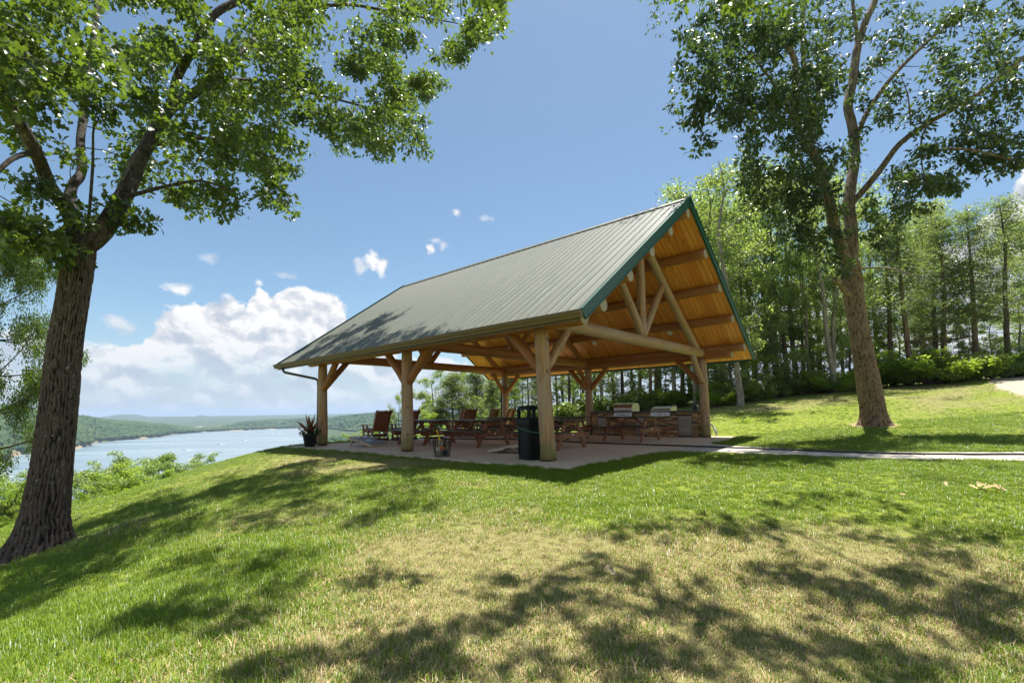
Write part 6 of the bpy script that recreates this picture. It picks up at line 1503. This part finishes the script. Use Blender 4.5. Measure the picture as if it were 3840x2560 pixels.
# ------------------------------------------------------------------ grass
def tuft(name, n, hmin, hmax, spread, seed, mats, pd):
    rg = np.random.default_rng(seed); V, F, mi, T = [], [], [], []
    for k in range(n):
        a = rg.uniform(0, 6.283); r = spread*math.sqrt(rg.random()); bx, by = r*math.cos(a), r*math.sin(a); h = rg.uniform(hmin, hmax); ln = rg.uniform(.15, .95)*h; d = rg.uniform(0, 6.283); w = rg.uniform(.0014, .0028); sx, sy = -math.sin(d)*w, math.cos(d)*w
        dead = rg.random() < pd; 
        if dead: h *= rg.uniform(.35, .9); ln *= 1.4
        b = len(V); dx, dy = math.cos(d)*ln, math.sin(d)*ln
        V += [(bx-sx, by-sy, -.01), (bx+sx, by+sy, -.01), (bx+dx*.35-sx*.8, by+dy*.35-sy*.8, h*.6), (bx+dx*.35+sx*.8, by+dy*.35+sy*.8, h*.6), (bx+dx, by+dy, h)]
        F += [(b, b+1, b+3, b+2), (b+2, b+3, b+4)]; mi += [int(dead)]*2; T += [rg.random()]*5
    me = bpy.data.meshes.new(name); me.from_pydata(V, [], F)
    for m in mats: me.materials.append(m)
    me.polygons.foreach_set('material_index', mi); a_ = me.attributes.new('tint', 'FLOAT', 'POINT'); a_.data.foreach_set('value', T); me.update(); return me
def build_grass():
    rg = np.random.default_rng(4); col = bpy.data.collections.new('grass_tufts'); mats = [M['blade'], M['straw']]
    k = 0
    for pd in (.02, .17, .44, .72):
        for v in range(3):
            o = bpy.data.objects.new('tuft_%02d' % k, tuft('tuft', 30, .022, .060, .065, 50+k, mats, pd)); col.objects.link(o); k += 1
    X, Y, S, I, Z = [], [], [], [], []
    for y0, y1, dens, sc0 in ((-1.2, .9, 300, 1.), (.9, 4.5, 560, 1.), (4.5, 9, 360, 1.), (9, 16, 170, .95), (16, 27, 60, .7)):
        half = lambda y: 1.16*np.maximum(y, .5)+4.6
        area = (half(y0)+half(y1))*(y1-y0); n = int(area*dens); yy = rg.uniform(y0, y1, n); xx = rg.uniform(-1, 1, n)*half(y1); ok = np.abs(xx) < half(yy); xx, yy = xx[ok], yy[ok]
        X.append(xx); Y.append(yy); S.append(np.full(len(xx), sc0))
    x = np.concatenate(X); y = np.concatenate(Y); s = np.concatenate(S)
    bad = in_poly(x, y, PATH) | in_poly(x, y, SLAB) | in_poly(x, y, GRAVEL) | in_poly(x, y, WOOD_EDGE)
    for cx, cy, ra in ((-7.2, 7.4, .72), (11.7, 15.5, .95)): bad |= np.hypot(x-cx, y-cy) < .8*ra*rg.uniform(.8, 1.15, len(x))
    x, y, s = x[~bad], y[~bad], s[~bad]
    z = ground_h(x, y); ok = z > -4.5; x, y, s, z = x[ok], y[ok], s[ok], z[ok]
    d = dryness(x, y)+rg.normal(size=len(x))*.10; idx = np.clip((d*4.1-.5).astype(int), 0, 3)*3+rg.integers(0, 3, len(x))
    # a longer fringe where the mower misses the edge of the concrete
    dist = np.full(len(x), 9.)
    for poly in (SLAB, PATH):
        for i in range(len(poly)):
            ax, ay = poly[i][0], poly[i][1]; bx, by = poly[(i+1) % len(poly)][0], poly[(i+1) % len(poly)][1]; L2 = (bx-ax)**2+(by-ay)**2
            t = np.clip(((x-ax)*(bx-ax)+(y-ay)*(by-ay))/L2, 0, 1); dist = np.minimum(dist, np.hypot(x-ax-t*(bx-ax), y-ay-t*(by-ay)))
    near = dist < .30; idx[near] = np.minimum(idx[near], 2)
    s = s*rg.uniform(.7, 1.25, len(x))*(.62+.95*fnoise(x, y, 1.3, 3)**1.6)*np.where(rg.random(len(x)) < .02, 1.6, 1.)*np.where(idx > 8, .85, 1.)
    me = bpy.data.meshes.new('lawn_grass'); me.vertices.add(len(x)); me.vertices.foreach_set('co', np.c_[x, y, z].astype(np.float32).ravel())
    for nm, typ, v in (('scl', 'FLOAT', s), ('pick', 'INT', idx), ('yaw', 'FLOAT', rg.uniform(0, 6.283, len(x)))):
        a_ = me.attributes.new(nm, typ, 'POINT'); a_.data.foreach_set('value', v.astype(np.int32 if typ == 'INT' else np.float32))
    o = link('lawn_grass', me); tag(o, 'short mown grass, green with straw coloured dry patches', kind='stuff')
    ng = bpy.data.node_groups.new('grass_scatter', 'GeometryNodeTree'); ng.interface.new_socket('Geometry', in_out='INPUT', socket_type='NodeSocketGeometry'); ng.interface.new_socket('Geometry', in_out='OUTPUT', socket_type='NodeSocketGeometry')
    N = ng.nodes; Lk = ng.links; gi = N.new('NodeGroupInput'); go = N.new('NodeGroupOutput'); ip = N.new('GeometryNodeInstanceOnPoints'); ci = N.new('GeometryNodeCollectionInfo')
    ci.inputs['Collection'].default_value = col; ci.inputs['Separate Children'].default_value = True; ci.inputs['Reset Children'].default_value = True
    def na(nm, typ): n = N.new('GeometryNodeInputNamedAttribute'); n.data_type = typ; n.inputs['Name'].default_value = nm; return n.outputs['Attribute']
    cx = N.new('ShaderNodeCombineXYZ'); Lk.new(na('yaw', 'FLOAT'), cx.inputs['Z']); e2r = N.new('FunctionNodeEulerToRotation'); Lk.new(cx.outputs[0], e2r.inputs[0])
    Lk.new(gi.outputs[0], ip.inputs['Points']); Lk.new(ci.outputs[0], ip.inputs['Instance']); ip.inputs['Pick Instance'].default_value = True
    Lk.new(na('pick', 'INT'), ip.inputs['Instance Index']); Lk.new(e2r.outputs[0], ip.inputs['Rotation']); Lk.new(na('scl', 'FLOAT'), ip.inputs['Scale']); Lk.new(ip.outputs[0], go.inputs[0])
    md = o.modifiers.new('scatter', 'NODES'); md.node_group = ng
    print('tufts', len(x))
build_grass()
# fallen leaves on the lawn
rgl = np.random.default_rng(8)
for px, py, lab, col, sz in ((1715, 1852, 'pale fallen leaf on the sunny lawn in front of the patio corner', 'pale', .08), (1935, 2158, 'lime fallen leaf on the dry grass in the middle foreground', 'lime', .08), (2306, 2160, 'curled buff fallen leaf on the dry grass in the foreground', 'pale', .085), (2645, 2345, 'dark green fallen leaf in the shade of the foreground lawn', 'dark', .10), (2992, 1895, 'dark curled fallen leaf on the lawn below the path', 'dark', .10), (3375, 1855, 'flat pale fallen leaf right of the dark one below the path', 'pale', .085), (3545, 1808, 'pale fallen leaf nearest the path on the right', 'pale', .085), (3740, 1830, 'heap of dry buff leaves on the lawn at the far right', 'heap', .115)):
    k = np.linspace(1.5, 30, 1500); r = np.array(ray(px, py)); Q = np.array([0, 0, 1])+k[:, None]*r; i = int(np.argmax(Q[:, 2] < ground_h(Q[:, 0], Q[:, 1])+.05)); g = Q[i]
    n = 9 if col == 'heap' else 1; P_ = rgl.normal(size=(n, 3))*np.array([.14, .08, .02])*(n > 1); fr = leaf_frames(P_, rgl.normal(size=(n, 3)), sz, rgl, 0., .7)
    m = {'pale': 'straw', 'heap': 'straw', 'lime': 'limeleaf', 'dark': 'oakleaf'}[col]; tag(link('fallen_leaf', leaf_mesh('fallen_leaf', P_, fr, OAK_LEAF, M[m], rgl.random(n)), None, Vector(g)+Vector((0, 0, .015))), lab, 'leaf')

# ------------------------------------------------------------------ air
HAZE = 1.2e-4
if HAZE:
    mb = MB(); mb.box((0, 0, 30), (28400, 28400, 215)); hz = mb.build('haze', []); hz.data.materials.clear()
    m = bpy.data.materials.new('pale_air'); m.use_nodes = True; t = NT(m.node_tree); t.n.remove(t.n['Principled BSDF']); v = t.node('ShaderNodeVolumePrincipled'); v.inputs['Color'].default_value = (.55, .71, .94, 1); v.inputs['Density'].default_value = HAZE; v.inputs['Anisotropy'].default_value = .2
    t.l.new(v.outputs[0], t.n['Material Output'].inputs['Volume']); hz.data.materials.append(m); hz['kind'] = 'stuff'
